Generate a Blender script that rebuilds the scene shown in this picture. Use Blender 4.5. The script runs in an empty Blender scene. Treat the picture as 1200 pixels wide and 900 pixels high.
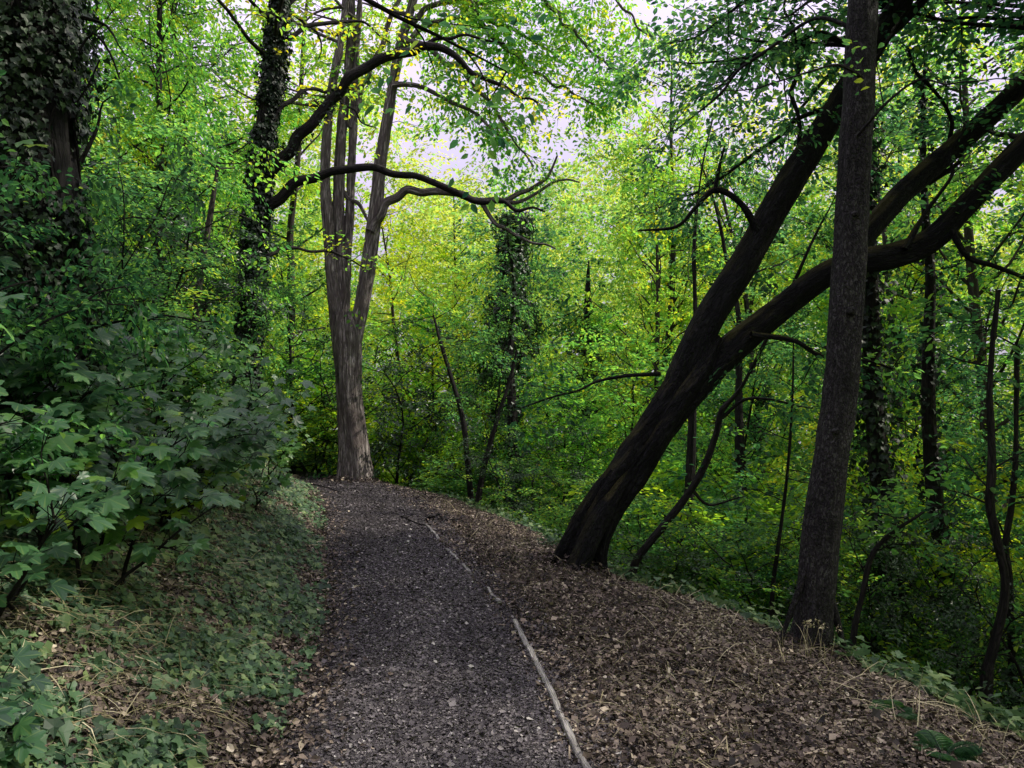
import bpy, math, random
import numpy as np
from mathutils import Vector

random.seed(7)
RNG = np.random.default_rng(11)
PI = math.pi
scene = bpy.context.scene
COL = scene.collection

# ------------------------------------------------------------------ camera
W, H, F = 1200.0, 900.0, 867.0
EYE = 1.6
PITCH = math.atan(20 / F)
cd = bpy.data.cameras.new('camera')
cd.sensor_width = 36.0
cd.lens = 36.0 * F / W
cd.clip_end = 600
cd.clip_start = 0.05
cam = bpy.data.objects.new('camera', cd)
COL.objects.link(cam)
cam.location = (0, 0, EYE)
cam.rotation_euler = (PI / 2 + PITCH, 0, 0)
scene.camera = cam


def P(px, py, Y):
    """photo position + distance -> point in the wood (layout survey helper)"""
    cx, cy = (px - W / 2) / F, (H / 2 - py) / F
    dy = math.cos(PITCH) - cy * math.sin(PITCH)
    dz = math.sin(PITCH) + cy * math.cos(PITCH)
    return np.array([cx * Y / dy, Y, EYE + dz * Y / dy])


def proj(p):
    q = p - np.array([0, 0, EYE])
    d = q[:, 1] * math.cos(PITCH) + q[:, 2] * math.sin(PITCH)
    v = -q[:, 1] * math.sin(PITCH) + q[:, 2] * math.cos(PITCH)
    d = np.where(d < 0.1, 0.1, d)
    return W / 2 + F * q[:, 0] / d, H / 2 - F * v / d


# ------------------------------------------------------------------ noise
def _h(i, j, k, s):
    n = (i * 374761393 + j * 668265263 + k * 2147483647 + s * 974711) & 0xFFFFFFFF
    n = ((n ^ (n >> 13)) * 1274126177) & 0xFFFFFFFF
    n = ((n ^ (n >> 16)) * 2246822519) & 0xFFFFFFFF
    return ((n ^ (n >> 15)) & 0xFFFFFF) / float(0xFFFFFF)


def noise(p, s=0):
    p = np.asarray(p, float)
    i = np.floor(p).astype(np.int64)
    f = p - i
    f = f * f * (3 - 2 * f)
    r = 0
    for a in (0, 1):
        for b in (0, 1):
            for c in (0, 1):
                w = (f[..., 0] if a else 1 - f[..., 0]) * (f[..., 1] if b else 1 - f[..., 1]) * (f[..., 2] if c else 1 - f[..., 2])
                r = r + w * _h(i[..., 0] + a, i[..., 1] + b, i[..., 2] + c, s)
    return r * 2 - 1


def fbm(p, s=0, o=3):
    p = np.asarray(p, float)
    r, a = 0, 1.0
    for k in range(o):
        r = r + a * noise(p * 2 ** k, s + k * 7)
        a *= 0.5
    return r / 1.75


def nrmz(v):
    return v / np.maximum(np.linalg.norm(v, axis=-1, keepdims=True), 1e-9)


# ------------------------------------------------------------------ terrain
YB = np.array([-60, -30, -10, 0, 3.2, 5.5, 8.2, 10.7, 13, 15, 17, 19, 22, 26, 34, 60, 200.])
XB = np.array([9.0, 6.0, 2.6, .8, .33, 0, -.7, -1.3, -2.0, -3.0, -4.7, -7.2, -11.5, -17, -26, -40, -80.])


def xb(y):
    return np.interp(y, YB, XB)


def sstep(a, b, x):
    t = np.clip((x - a) / (b - a), 0, 1)
    return t * t * (3 - 2 * t)


def softp(x, k):
    return 0.5 * (x + np.sqrt(x * x + k * k)) - k * 0.5


def terrain(x, y):
    x = np.asarray(x, float)
    y = np.asarray(y, float)
    u = x - xb(y)
    ue = np.interp(y, [0, 3.75, 5.3, 6.3, 7.5, 9.8, 13, 16], [2.6, 2.35, 2.15, 1.9, 1.45, 1.25, .9, .8])
    z = -0.03 * np.clip(u, 0, None)
    d = softp(u - ue - .22, 0.5) + .25
    fall = -(6.5 * (1 - np.exp(-0.62 * d / 6.5))) - 0.02 * d
    z = z + fall
    v = np.maximum(softp(-1.45 - u, 0.75), 0)
    rise = 0.82 * v
    rise = np.where(v > 5, 0.78 * 5 + 0.3 * (v - 5), rise)
    rise = np.minimum(rise, 9 + 0 * rise)
    z = z + rise
    p = np.stack([x, y, 0 * x], -1)
    amp = 0.05 + 0.16 * sstep(0.2, 2.2, np.abs(u + 0.7) - 0.7)
    z = z + amp * 0.5 * fbm(p * 0.9, 3) + 0.012 * fbm(p * 5.5, 5)
    return z


def terr1(x, y):
    return float(terrain(np.array([x]), np.array([y]))[0])


# ------------------------------------------------------------------ mesh building
def link(name, me, mat=None, parent=None):
    o = bpy.data.objects.new(name, me)
    COL.objects.link(o)
    if mat is not None:
        me.materials.append(mat)
    if parent is not None:
        o.parent = parent
        o.location = -Vector(parent.location) if not parent.get('_local') else (0, 0, 0)
    return o


def mesh_np(name, V, faces, attrs=None, smooth=True):
    """faces: list of int arrays (n,k)"""
    me = bpy.data.meshes.new(name)
    V = np.ascontiguousarray(V, dtype=np.float32)
    me.vertices.add(len(V))
    me.vertices.foreach_set('co', V.ravel())
    loops = np.concatenate([f.ravel() for f in faces]).astype(np.int32)
    counts = np.concatenate([np.full(len(f), f.shape[1], np.int32) for f in faces])
    starts = np.concatenate([[0], np.cumsum(counts)[:-1]]).astype(np.int32)
    me.loops.add(len(loops))
    me.loops.foreach_set('vertex_index', loops)
    me.polygons.add(len(counts))
    me.polygons.foreach_set('loop_start', starts)
    me.polygons.foreach_set('loop_total', counts)
    me.polygons.foreach_set('use_smooth', np.full(len(counts), smooth, bool))
    for k, (typ, data) in (attrs or {}).items():
        a = me.attributes.new(k, typ, 'POINT')
        a.data.foreach_set('value' if typ == 'FLOAT' else 'vector', np.ascontiguousarray(data, np.float32).ravel())
    me.update()
    me.validate()
    return me


def thing(name, label, cat, loc=(0, 0, 0), group=None):
    o = bpy.data.objects.new(name, None)
    COL.objects.link(o)
    o.location = [float(c) for c in loc]
    o.empty_display_size = 0.2
    o['label'] = label
    o['category'] = cat
    if group:
        o['group'] = group
    return o


def tag(o, label, cat, group=None, kind=None):
    o['label'] = label
    o['category'] = cat
    if group:
        o['group'] = group
    if kind:
        o['kind'] = kind
    return o


# leaf templates (x side, y along, z normal)
def T_(v, f):
    return np.array(v, float), [np.array(q, int) for q in f]


OVAL = T_([(0, 0, 0), (-.27, .3, .07), (-.22, .68, .05), (0, 1, -.08), (.22, .68, .05), (.27, .3, .07)],
          [[(0, 3, 2, 1), (0, 5, 4, 3)]])
DIAM = T_([(0, 0, 0), (-.32, .45, .08), (0, 1, -.05), (.32, .45, .08)], [[(0, 2, 1), (0, 3, 2)]])
IVY = T_([(0, 0, 0), (-.42, -.08, .02), (-.5, .38, .06), (-.24, .5, .03), (0, 1, -.08), (.24, .5, .03), (.5, .38, .06), (.42, -.08, .02), (0, .4, -.02)],
         [[(8, 0, 1), (8, 1, 2), (8, 2, 3), (8, 3, 4), (8, 4, 5), (8, 5, 6), (8, 6, 7), (8, 7, 0)]])
CHIP = T_([(-.5, -.3, 0), (.45, -.35, .04), (.5, .32, -.02), (-.4, .36, .06)], [[(0, 1, 2, 3)]])
DEAD = T_([(0, 0, .1), (-.26, .25, .16), (-.3, .6, .06), (0, 1, .16), (.3, .62, .2), (.26, .25, .02), (0, .5, -.02)],
          [[(6, 0, 1), (6, 1, 2), (6, 2, 3), (6, 3, 4), (6, 4, 5), (6, 5, 0)]])
BLADE = T_([(-.012, 0, 0), (.012, 0, 0), (-.010, .4, .04), (.010, .4, .04), (-.007, .75, .18), (.007, .75, .18), (0, 1, .42)],
           [[(0, 1, 3, 2), (2, 3, 5, 4)], [(4, 5, 6)]])


def palm_template():
    # five-lobed maple leaf, toothed, base at origin
    lob = [(-2.2, .55), (-1.05, .86), (0, 1.0), (1.05, .86), (2.2, .55)]
    outline = []
    base = np.array([0, .18])
    n = len(lob)
    for i, (a, r) in enumerate(lob):
        for da, fr in ((-.36, .72), (-.27, .83), (-.20, .80), (-.12, .93), (0, 1.0), (.12, .93), (.20, .80), (.27, .83), (.36, .72)):
            outline.append((a + da * (1.0 if abs(a) < 2 else .8), r * fr * .85))
        if i < n - 1:
            outline.append(((a + lob[i + 1][0]) / 2, .47))
    v = [(0, .0, 0)]
    for a, r in outline:
        x, y = math.sin(a) * r, .18 + math.cos(a) * r
        dist = math.hypot(x, y - .18)
        # fold lightly along each lobe axis, droop to the tips
        near = min(abs(a - q[0]) for q in lob)
        z = -.20 * dist ** 2 + .13 * near * dist
        v.append((x, y, z))
    v.append((0, .18, 0.0))
    c = len(v) - 1
    f = [(c, 0, 1)]
    for i in range(1, len(outline)):
        f.append((c, i, i + 1))
    f.append((c, len(outline), 0))
    return T_(v, [f])


PALM = palm_template()


class Leaves:
    def __init__(self):
        self.V, self.Fs, self.t, self.l, self.n = [], {}, [], [], 0

    def add(self, pos, axis, nrm, size, tint, tmpl, width=1.0):
        T, polys = tmpl
        pos = np.atleast_2d(pos)
        N = len(pos)
        if N == 0:
            return
        axis = nrmz(np.broadcast_to(axis, (N, 3)))
        side = nrmz(np.cross(axis, np.broadcast_to(nrm, (N, 3))))
        up = np.cross(side, axis)
        size = np.broadcast_to(size, (N,))
        wid = np.broadcast_to(width, (N,))
        k = len(T)
        V = (pos[:, None, :] + size[:, None, None] * (
            T[None, :, 0, None] * wid[:, None, None] * side[:, None, :] + T[None, :, 1, None] * axis[:, None, :] + T[None, :, 2, None] * up[:, None, :]))
        self.V.append(V.reshape(-1, 3))
        off = self.n + np.arange(N)[:, None, None] * k
        for p in polys:
            self.Fs.setdefault(p.shape[1], []).append((p[None] + off).reshape(-1, p.shape[1]))
        self.t.append(np.repeat(np.broadcast_to(tint, (N,)), k))
        self.l.append(np.tile(T, (N, 1)))
        self.n += N * k

    def build(self, name, mat, parent=None, offset=None, smooth=False):
        V = np.concatenate(self.V)
        if offset is not None:
            V = V - np.asarray(offset)
        me = mesh_np(name, V, [np.concatenate(self.Fs[k]) for k in sorted(self.Fs)],
                     {'tint': ('FLOAT', np.concatenate(self.t)), 'leafuv': ('FLOAT_VECTOR', np.concatenate(self.l))}, smooth)
        o = bpy.data.objects.new(name, me)
        COL.objects.link(o)
        me.materials.append(mat)
        if parent is not None:
            o.parent = parent
        return o


def smooth_path(pts, rad, step):
    pts = np.asarray(pts, float)
    rad = np.asarray(rad, float)
    n = len(pts)
    tan = np.gradient(pts, axis=0)
    out, ro = [], []
    for i in range(n - 1):
        L = np.linalg.norm(pts[i + 1] - pts[i])
        m = max(1, int(round(L / step)))
        t = (np.arange(m) / m)[:, None]
        h00, h10, h01, h11 = 2 * t ** 3 - 3 * t ** 2 + 1, t ** 3 - 2 * t ** 2 + t, -2 * t ** 3 + 3 * t ** 2, t ** 3 - t ** 2
        out.append(h00 * pts[i] + h10 * tan[i] + h01 * pts[i + 1] + h11 * tan[i + 1])
        ro.append(rad[i] + (rad[i + 1] - rad[i]) * t[:, 0])
    out.append(pts[-1:])
    ro.append(rad[-1:])
    return np.concatenate(out), np.concatenate(ro)


class Wood:
    """collects branch tubes into one mesh, with bark coordinates that run along each tube"""

    def __init__(self):
        self.V, self.F, self.B, self.n = [], [], [], 0
        self.surf = []

    def tube(self, pts, rad, sides=8, step=.15, bump=0.0, flute=0.0, flare=0.0, seed=0, cap=True, flare_h=.35, nf=5):
        p, r = smooth_path(pts, rad, step)
        n = len(p)
        tan = nrmz(np.gradient(p, axis=0))
        ref = np.array([1.0, 0, 0]) if abs(tan[0][0]) < .9 else np.array([0, 1.0, 0])
        a = nrmz((ref - tan[0] * ref.dot(tan[0]))[None])[0]
        As = [a]
        for i in range(1, n):
            a = a - tan[i] * a.dot(tan[i])
            a = a / max(np.linalg.norm(a), 1e-9)
            As.append(a)
        A = np.array(As)
        Bv = np.cross(tan, A)
        L = np.concatenate([[0], np.cumsum(np.linalg.norm(np.diff(p, axis=0), axis=1))])
        th = np.arange(sides) / sides * 2 * PI
        ct, st = np.cos(th), np.sin(th)
        r0 = max(r.max(), .02)
        bc = np.stack([np.outer(np.full(n, 1), ct) * r0, np.outer(np.full(n, 1), st) * r0, np.outer(L, np.ones(sides))], -1)
        R = np.repeat(r[:, None], sides, 1)
        if flute:
            tw = th[None, :] + L[:, None] * .35
            R = R * (1 + flute * (.6 * np.sin(tw * nf + seed) + .6 * np.sin(tw * (nf - 2) + 1.7 * seed + L[:, None] * .9)
                                  + .8 * noise(np.stack([ct[None] * 1.3 + 0 * L[:, None], st[None] * 1.3 + 0 * L[:, None], .9 * L[:, None] + 0 * ct[None]], -1), seed)))
        if flare:
            lob = .45 + .55 * np.clip(noise(np.stack([ct * 1.9 + 9, st * 1.9, 0 * ct], -1), seed + 3) * 1.6 + .5, 0, 1.4)
            R = R * (1 + flare * np.exp(-L / flare_h)[:, None] * lob[None])
        if bump:
            q = np.stack([bc[..., 0] * 16, bc[..., 1] * 16, bc[..., 2] * 2.6], -1)
            R = R + bump * (1 - 2 * np.abs(noise(q, seed + 5))) + bump * .8 * noise(q * 2.3, seed + 8)
            R = R + bump * 1.2 * noise(np.stack([bc[..., 0] * 4, bc[..., 1] * 4, bc[..., 2] * 2], -1), seed + 2)
        rdir = A[:, None, :] * ct[None, :, None] + Bv[:, None, :] * st[None, :, None]
        V = p[:, None, :] + rdir * R[..., None]
        self.surf.append((V, rdir))
        i = np.arange(n - 1)[:, None] * sides
        j = np.arange(sides)[None]
        k = (j + 1) % sides
        f = np.stack([i + j, i + k, i + sides + k, i + sides + j], -1).reshape(-1, 4) + self.n
        self.V.append(V.reshape(-1, 3))
        self.F.append(f)
        self.B.append(bc.reshape(-1, 3) + seed * 3.1)
        self.n += n * sides
        return p, r

    def build(self, name, mat, parent=None, offset=None):
        V = np.concatenate(self.V)
        if offset is not None:
            V = V - np.asarray(offset)
        me = mesh_np(name, V, [np.concatenate(self.F)], {'barkuv': ('FLOAT_VECTOR', np.concatenate(self.B))}, True)
        o = bpy.data.objects.new(name, me)
        COL.objects.link(o)
        me.materials.append(mat)
        if parent is not None:
            o.parent = parent
        return o


# ------------------------------------------------------------------ materials
def new_mat(name):
    m = bpy.data.materials.new(name)
    m.use_nodes = True
    nt = m.node_tree
    nt.nodes.clear()
    out = nt.nodes.new('ShaderNodeOutputMaterial')
    return m, nt, out


def ramp(nt, stops, fac):
    r = nt.nodes.new('ShaderNodeValToRGB')
    while len(r.color_ramp.elements) < len(stops):
        r.color_ramp.elements.new(.5)
    for e, (p, c) in zip(r.color_ramp.elements, stops):
        e.position = p
        e.color = (*c, 1)
    nt.links.new(fac, r.inputs[0])
    return r


def math_n(nt, op, a, b=None, clamp=False):
    n = nt.nodes.new('ShaderNodeMath')
    n.operation = op
    n.use_clamp = clamp
    for i, v in enumerate((a, b)):
        if v is None:
            continue
        if isinstance(v, (int, float)):
            n.inputs[i].default_value = v
        else:
            nt.links.new(v, n.inputs[i])
    return n.outputs[0]


def leaf_mat(name, stops, trans=1.0, tmix=.45, rough=.45, spec=.5, objvar=.42, veins=False, clump=.5):
    """stops: front colours over tint; the glow of light through the blade is a lighter, yellower version"""
    m, nt, out = new_mat(name)
    N, Lk = nt.nodes, nt.links
    at = N.new('ShaderNodeAttribute')
    at.attribute_name = 'tint'
    oi = N.new('ShaderNodeObjectInfo')
    geo = N.new('ShaderNodeNewGeometry')
    nz = N.new('ShaderNodeTexNoise')
    nz.inputs['Scale'].default_value = .55
    nz.inputs['Detail'].default_value = 2
    Lk.new(geo.outputs['Position'], nz.inputs['Vector'])
    f = math_n(nt, 'MULTIPLY_ADD', oi.outputs['Random'], objvar)
    N[-1].inputs[2].default_value = -objvar / 2
    f = math_n(nt, 'ADD', at.outputs['Fac'], f)
    c = math_n(nt, 'MULTIPLY_ADD', nz.outputs[0], clump * 2)
    N[-1].inputs[2].default_value = -clump
    f = math_n(nt, 'ADD', f, c, True)
    col = ramp(nt, stops, f)
    colour = col.outputs[0]
    if veins:
        lu = N.new('ShaderNodeAttribute')
        lu.attribute_name = 'leafuv'
        sp = N.new('ShaderNodeSeparateXYZ')
        Lk.new(lu.outputs['Vector'], sp.inputs[0])
        yy = math_n(nt, 'SUBTRACT', sp.outputs[1], .05)
        ang = math_n(nt, 'ARCTAN2', sp.outputs[0], yy)
        best = None
        for a0 in (-2.1, -1.05, 0, 1.05, 2.1):
            d = math_n(nt, 'ABSOLUTE', math_n(nt, 'SUBTRACT', ang, a0))
            best = d if best is None else math_n(nt, 'MINIMUM', best, d)
        v = math_n(nt, 'LESS_THAN', best, .045)
        mx = N.new('ShaderNodeMix')
        mx.data_type = 'RGBA'
        Lk.new(math_n(nt, 'MULTIPLY', v, .45), mx.inputs[0])
        Lk.new(colour, mx.inputs[6])
        mx.inputs[7].default_value = (.16, .24, .08, 1)
        colour = mx.outputs[2]
    b = N.new('ShaderNodeBsdfPrincipled')
    Lk.new(colour, b.inputs['Base Color'])
    b.inputs['Roughness'].default_value = rough
    b.inputs['Specular IOR Level'].default_value = spec
    tr = N.new('ShaderNodeBsdfTranslucent')
    hs = N.new('ShaderNodeHueSaturation')
    hs.inputs['Hue'].default_value = .493
    hs.inputs['Saturation'].default_value = 1.04
    hs.inputs['Value'].default_value = trans
    Lk.new(colour, hs.inputs['Color'])
    Lk.new(hs.outputs[0], tr.inputs['Color'])
    mix = N.new('ShaderNodeMixShader')
    mix.inputs[0].default_value = tmix
    Lk.new(b.outputs[0], mix.inputs[1])
    Lk.new(tr.outputs[0], mix.inputs[2])
    Lk.new(mix.outputs[0], out.inputs[0])
    return m


def litter_mat(name, stops, rough=.8, trans=.0):
    m, nt, out = new_mat(name)
    at = nt.nodes.new('ShaderNodeAttribute')
    at.attribute_name = 'tint'
    col = ramp(nt, stops, at.outputs['Fac'])
    b = nt.nodes.new('ShaderNodeBsdfPrincipled')
    nt.links.new(col.outputs[0], b.inputs['Base Color'])
    b.inputs['Roughness'].default_value = rough
    b.inputs['Specular IOR Level'].default_value = .25
    nt.links.new(b.outputs[0], out.inputs[0])
    return m


def bark_mat(name, stops, scale=14, stretch=.16, bump=.6, lichen=None, moss_sunlit=0.0, blotch=None, lsc=17):
    m, nt, out = new_mat(name)
    N, Lk = nt.nodes, nt.links
    at = N.new('ShaderNodeAttribute')
    at.attribute_name = 'barkuv'
    mp = N.new('ShaderNodeMapping')
    mp.inputs['Scale'].default_value = (1, 1, stretch)
    Lk.new(at.outputs['Vector'], mp.inputs[0])
    n1 = N.new('ShaderNodeTexNoise')
    n1.inputs['Scale'].default_value = scale
    n1.inputs['Detail'].default_value = 6
    n1.inputs['Roughness'].default_value = .65
    Lk.new(mp.outputs[0], n1.inputs['Vector'])
    col = ramp(nt, stops, n1.outputs[0]).outputs[0]
    n2 = N.new('ShaderNodeTexNoise')
    n2.inputs['Scale'].default_value = 3.2
    n2.inputs['Detail'].default_value = 5
    Lk.new(at.outputs['Vector'], n2.inputs['Vector'])

    def over(col, fac, c):
        mx = N.new('ShaderNodeMix')
        mx.data_type = 'RGBA'
        Lk.new(fac, mx.inputs[0])
        Lk.new(col, mx.inputs[6])
        mx.inputs[7].default_value = (*c, 1)
        return mx.outputs[2]
    n5 = N.new('ShaderNodeTexNoise')
    n5.inputs['Scale'].default_value = scale * 1.7
    n5.inputs['Detail'].default_value = 3
    mp5 = N.new('ShaderNodeMapping')
    mp5.inputs['Scale'].default_value = (1, 1, stretch * 1.3)
    mp5.inputs['Location'].default_value = (3, 5, 1)
    Lk.new(at.outputs['Vector'], mp5.inputs[0])
    Lk.new(mp5.outputs[0], n5.inputs['Vector'])
    crack = math_n(nt, 'MULTIPLY', math_n(nt, 'ABSOLUTE', math_n(nt, 'SUBTRACT', n5.outputs[0], .5)), 9.0, True)   # 0 in a crack
    col = over(col, math_n(nt, 'MULTIPLY', math_n(nt, 'SUBTRACT', 1.0, crack), .75), tuple(v * .6 for v in stops[0][1]))
    if blotch:
        r = ramp(nt, [(.42, (0, 0, 0)), (.62, (.75, .75, .75))], n2.outputs[0])
        col = over(col, r.outputs[0], blotch)
    if lichen:
        n3 = N.new('ShaderNodeTexNoise')
        n3.inputs['Scale'].default_value = lsc
        n3.inputs['Detail'].default_value = 4
        mp3 = N.new('ShaderNodeMapping')
        mp3.inputs['Scale'].default_value = (1, 1, .5)
        Lk.new(at.outputs['Vector'], mp3.inputs[0])
        Lk.new(mp3.outputs[0], n3.inputs['Vector'])
        r = ramp(nt, [(.52, (0, 0, 0)), (.62, (.75, .75, .75))], n3.outputs[0])
        cl = ramp(nt, [(.40, (.1, .1, .1)), (.60, (1, 1, 1))], n2.outputs[0])
        col = over(col, math_n(nt, 'MULTIPLY', r.outputs[0], cl.outputs[0]), lichen)
    if moss_sunlit:
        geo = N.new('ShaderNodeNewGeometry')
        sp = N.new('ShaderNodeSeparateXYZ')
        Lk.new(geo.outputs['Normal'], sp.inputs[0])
        f = math_n(nt, 'MULTIPLY', math_n(nt, 'SUBTRACT', sp.outputs[2], .25, True), 2.2 * moss_sunlit, True)
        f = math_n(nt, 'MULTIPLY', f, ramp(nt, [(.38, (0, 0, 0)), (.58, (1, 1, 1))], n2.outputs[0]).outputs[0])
        col = over(col, f, (.075, .065, .022))  # moss on upward faces, its brown also painting in a warm sunlit edge
    b = N.new('ShaderNodeBsdfPrincipled')
    Lk.new(col, b.inputs['Base Color'])
    b.inputs['Roughness'].default_value = .85
    b.inputs['Specular IOR Level'].default_value = .2
    bp = N.new('ShaderNodeBump')
    bp.inputs['Strength'].default_value = bump
    bp.inputs['Distance'].default_value = .03
    Lk.new(math_n(nt, 'ADD', n1.outputs[0], math_n(nt, 'MULTIPLY', crack, .6)), bp.inputs['Height'])
    Lk.new(bp.outputs[0], b.inputs['Normal'])
    Lk.new(b.outputs[0], out.inputs[0])
    return m


def soil_mat(name, stops, scale=3.0, fine=60, bump=.8, patches=None):
    m, nt, out = new_mat(name)
    N, Lk = nt.nodes, nt.links
    geo = N.new('ShaderNodeNewGeometry')
    n1 = N.new('ShaderNodeTexNoise')
    n1.inputs['Scale'].default_value = scale
    n1.inputs['Detail'].default_value = 8
    n1.inputs['Roughness'].default_value = .7
    Lk.new(geo.outputs['Position'], n1.inputs['Vector'])
    n2 = N.new('ShaderNodeTexVoronoi')
    n2.inputs['Scale'].default_value = fine
    Lk.new(geo.outputs['Position'], n2.inputs['Vector'])
    sep = N.new('ShaderNodeSeparateColor')
    Lk.new(n2.outputs['Color'], sep.inputs[0])
    f = math_n(nt, 'ADD', math_n(nt, 'MULTIPLY', n1.outputs[0], .7), math_n(nt, 'MULTIPLY', sep.outputs[0], .35))
    col = ramp(nt, stops, f)
    b = N.new('ShaderNodeBsdfPrincipled')
    Lk.new(col.outputs[0], b.inputs['Base Color'])
    b.inputs['Roughness'].default_value = .9
    b.inputs['Specular IOR Level'].default_value = .2
    bp = N.new('ShaderNodeBump')
    bp.inputs['Strength'].default_value = bump
    bp.inputs['Distance'].default_value = .02
    Lk.new(math_n(nt, 'ADD', n2.outputs['Distance'], n1.outputs[0]), bp.inputs['Height'])
    Lk.new(bp.outputs[0], b.inputs['Normal'])
    Lk.new(b.outputs[0], out.inputs[0])
    return m


M = {}
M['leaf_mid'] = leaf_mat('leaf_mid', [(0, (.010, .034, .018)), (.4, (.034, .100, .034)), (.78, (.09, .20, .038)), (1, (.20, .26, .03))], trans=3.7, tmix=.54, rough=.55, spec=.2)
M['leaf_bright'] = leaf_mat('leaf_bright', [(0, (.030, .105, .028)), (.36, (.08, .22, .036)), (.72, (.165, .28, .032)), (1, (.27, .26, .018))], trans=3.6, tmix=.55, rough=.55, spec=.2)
M['leaf_far'] = leaf_mat('leaf_far', [(0, (.055, .15, .05)), (.5, (.13, .25, .05)), (1, (.26, .275, .04))], trans=3.6, tmix=.54, rough=.6, spec=.15)  # paler greens put distance haze into the leaf colour
M['leaf_sunlit'] = leaf_mat('leaf_sunlit', [(0, (.07, .17, .02)), (.45, (.17, .27, .02)), (1, (.30, .28, .018))], trans=3.4, tmix=.55, rough=.6, spec=.15)  # yellower, brighter greens paint the sunlit glade into the leaf colour
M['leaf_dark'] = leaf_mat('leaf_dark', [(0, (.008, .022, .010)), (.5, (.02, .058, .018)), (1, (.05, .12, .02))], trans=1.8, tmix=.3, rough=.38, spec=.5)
M['leaf_ivy'] = leaf_mat('leaf_ivy', [(0, (.005, .011, .007)), (.5, (.011, .028, .012)), (1, (.028, .06, .018))], trans=1.4, tmix=.2, rough=.5, spec=.3)
M['leaf_bank'] = leaf_mat('leaf_bank', [(0, (.020, .058, .030)), (.45, (.055, .14, .058)), (.8, (.10, .21, .045)), (1, (.20, .29, .025))], trans=3.0, tmix=.42, rough=.36, spec=.55, veins=True, clump=.15)
M['leaf_ground'] = leaf_mat('leaf_ground', [(0, (.018, .045, .022)), (.42, (.075, .145, .068)), (1, (.24, .31, .12))], trans=1.8, tmix=.25, rough=.5, spec=.3, clump=.3)
M['bark_black'] = bark_mat('bark_black', [(.3, (.003, .003, .004)), (.55, (.010, .0095, .012)), (.75, (.030, .028, .033))], scale=20, stretch=.2, bump=1.0, moss_sunlit=.8)
M['bark_right'] = bark_mat('bark_right', [(.3, (.010, .009, .011)), (.52, (.030, .027, .031)), (.72, (.09, .082, .09))], scale=26, stretch=.4, bump=.9, lichen=(.105, .10, .105), blotch=(.03, .027, .031), lsc=60)
M['bark_twin'] = bark_mat('bark_twin', [(.33, (.05, .044, .042)), (.5, (.22, .19, .182)), (.68, (.58, .53, .505))], scale=15, stretch=.1, bump=1.0, blotch=(.13, .105, .10))
M['bark_dark'] = bark_mat('bark_dark', [(.3, (.007, .006, .007)), (.55, (.022, .019, .019)), (.75, (.055, .048, .045))], scale=16, bump=.7)
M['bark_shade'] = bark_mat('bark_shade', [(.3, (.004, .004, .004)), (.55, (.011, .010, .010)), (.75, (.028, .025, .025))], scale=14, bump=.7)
M['bark_far'] = bark_mat('bark_far', [(.3, (.02, .018, .015)), (.55, (.06, .05, .045)), (.75, (.12, .11, .10))], scale=16, bump=.5)
M['soil'] = soil_mat('soil', [(.3, (.012, .010, .009)), (.5, (.035, .026, .02)), (.72, (.09, .065, .045))])
M['mulch'] = soil_mat('mulch', [(.28, (.012, .010, .011)), (.5, (.032, .027, .028)), (.7, (.075, .065, .064)), (.85, (.15, .13, .12))], scale=2.2, fine=75, bump=1.0)
M['chip'] = litter_mat('chip', [(0, (.014, .012, .015)), (.38, (.066, .058, .064)), (.75, (.17, .150, .155)), (.95, (.32, .29, .29)), (1, (.48, .45, .42))])
M['dead'] = litter_mat('dead', [(0, (.012, .010, .011)), (.31, (.070, .053, .047)), (.6, (.19, .145, .12)), (.82, (.37, .305, .235)), (1, (.55, .48, .38))], rough=.7)
M['straw'] = litter_mat('straw', [(0, (.07, .075, .03)), (.5, (.25, .215, .12)), (1, (.48, .43, .29))])
M['grass'] = litter_mat('grass', [(0, (.03, .07, .015)), (.6, (.09, .14, .03)), (1, (.25, .24, .08))])
M['timber'] = bark_mat('timber', [(.3, (.20, .185, .175)), (.5, (.38, .36, .34)), (.7, (.55, .52, .49))], scale=30, stretch=.06, bump=.5)
M['fern'] = leaf_mat('fern', [(0, (.012, .045, .018)), (.6, (.03, .10, .03)), (1, (.07, .16, .03))], trans=2, tmix=.35, rough=.5, spec=.4, clump=.1)

# ------------------------------------------------------------------ world, sun
SUN_EL, SUN_AZ = math.radians(47), math.radians(84)      # azimuth measured from straight ahead towards the right
w = bpy.data.worlds.new('World')
scene.world = w
w.use_nodes = True
nt = w.node_tree
nt.nodes.clear()
wo = nt.nodes.new('ShaderNodeOutputWorld')
bg = nt.nodes.new('ShaderNodeBackground')
sky = nt.nodes.new('ShaderNodeTexSky')
sky.sky_type = 'NISHITA'
sky.sun_disc = False
sky.sun_elevation = SUN_EL
sky.sun_rotation = SUN_AZ
sky.dust_density = 2.0
tc = nt.nodes.new('ShaderNodeTexCoord')
cn = nt.nodes.new('ShaderNodeTexNoise')
cn.inputs['Scale'].default_value = 2.2
cn.inputs['Detail'].default_value = 5
nt.links.new(tc.outputs['Generated'], cn.inputs['Vector'])
cr = nt.nodes.new('ShaderNodeValToRGB')
cr.color_ramp.elements[0].position = .25
cr.color_ramp.elements[0].color = (.55, .55, .55, 1)
cr.color_ramp.elements[1].position = .6
cr.color_ramp.elements[1].color = (1, 1, 1, 1)
nt.links.new(cn.outputs[0], cr.inputs[0])
mx = nt.nodes.new('ShaderNodeMix')
mx.data_type = 'RGBA'
nt.links.new(cr.outputs[0], mx.inputs[0])
nt.links.new(sky.outputs[0], mx.inputs[6])
sep = nt.nodes.new('ShaderNodeSeparateXYZ')
nt.links.new(tc.outputs['Generated'], sep.inputs[0])
cg = nt.nodes.new('ShaderNodeMapRange')                    # thin cloud, brighter overhead than low down
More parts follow.
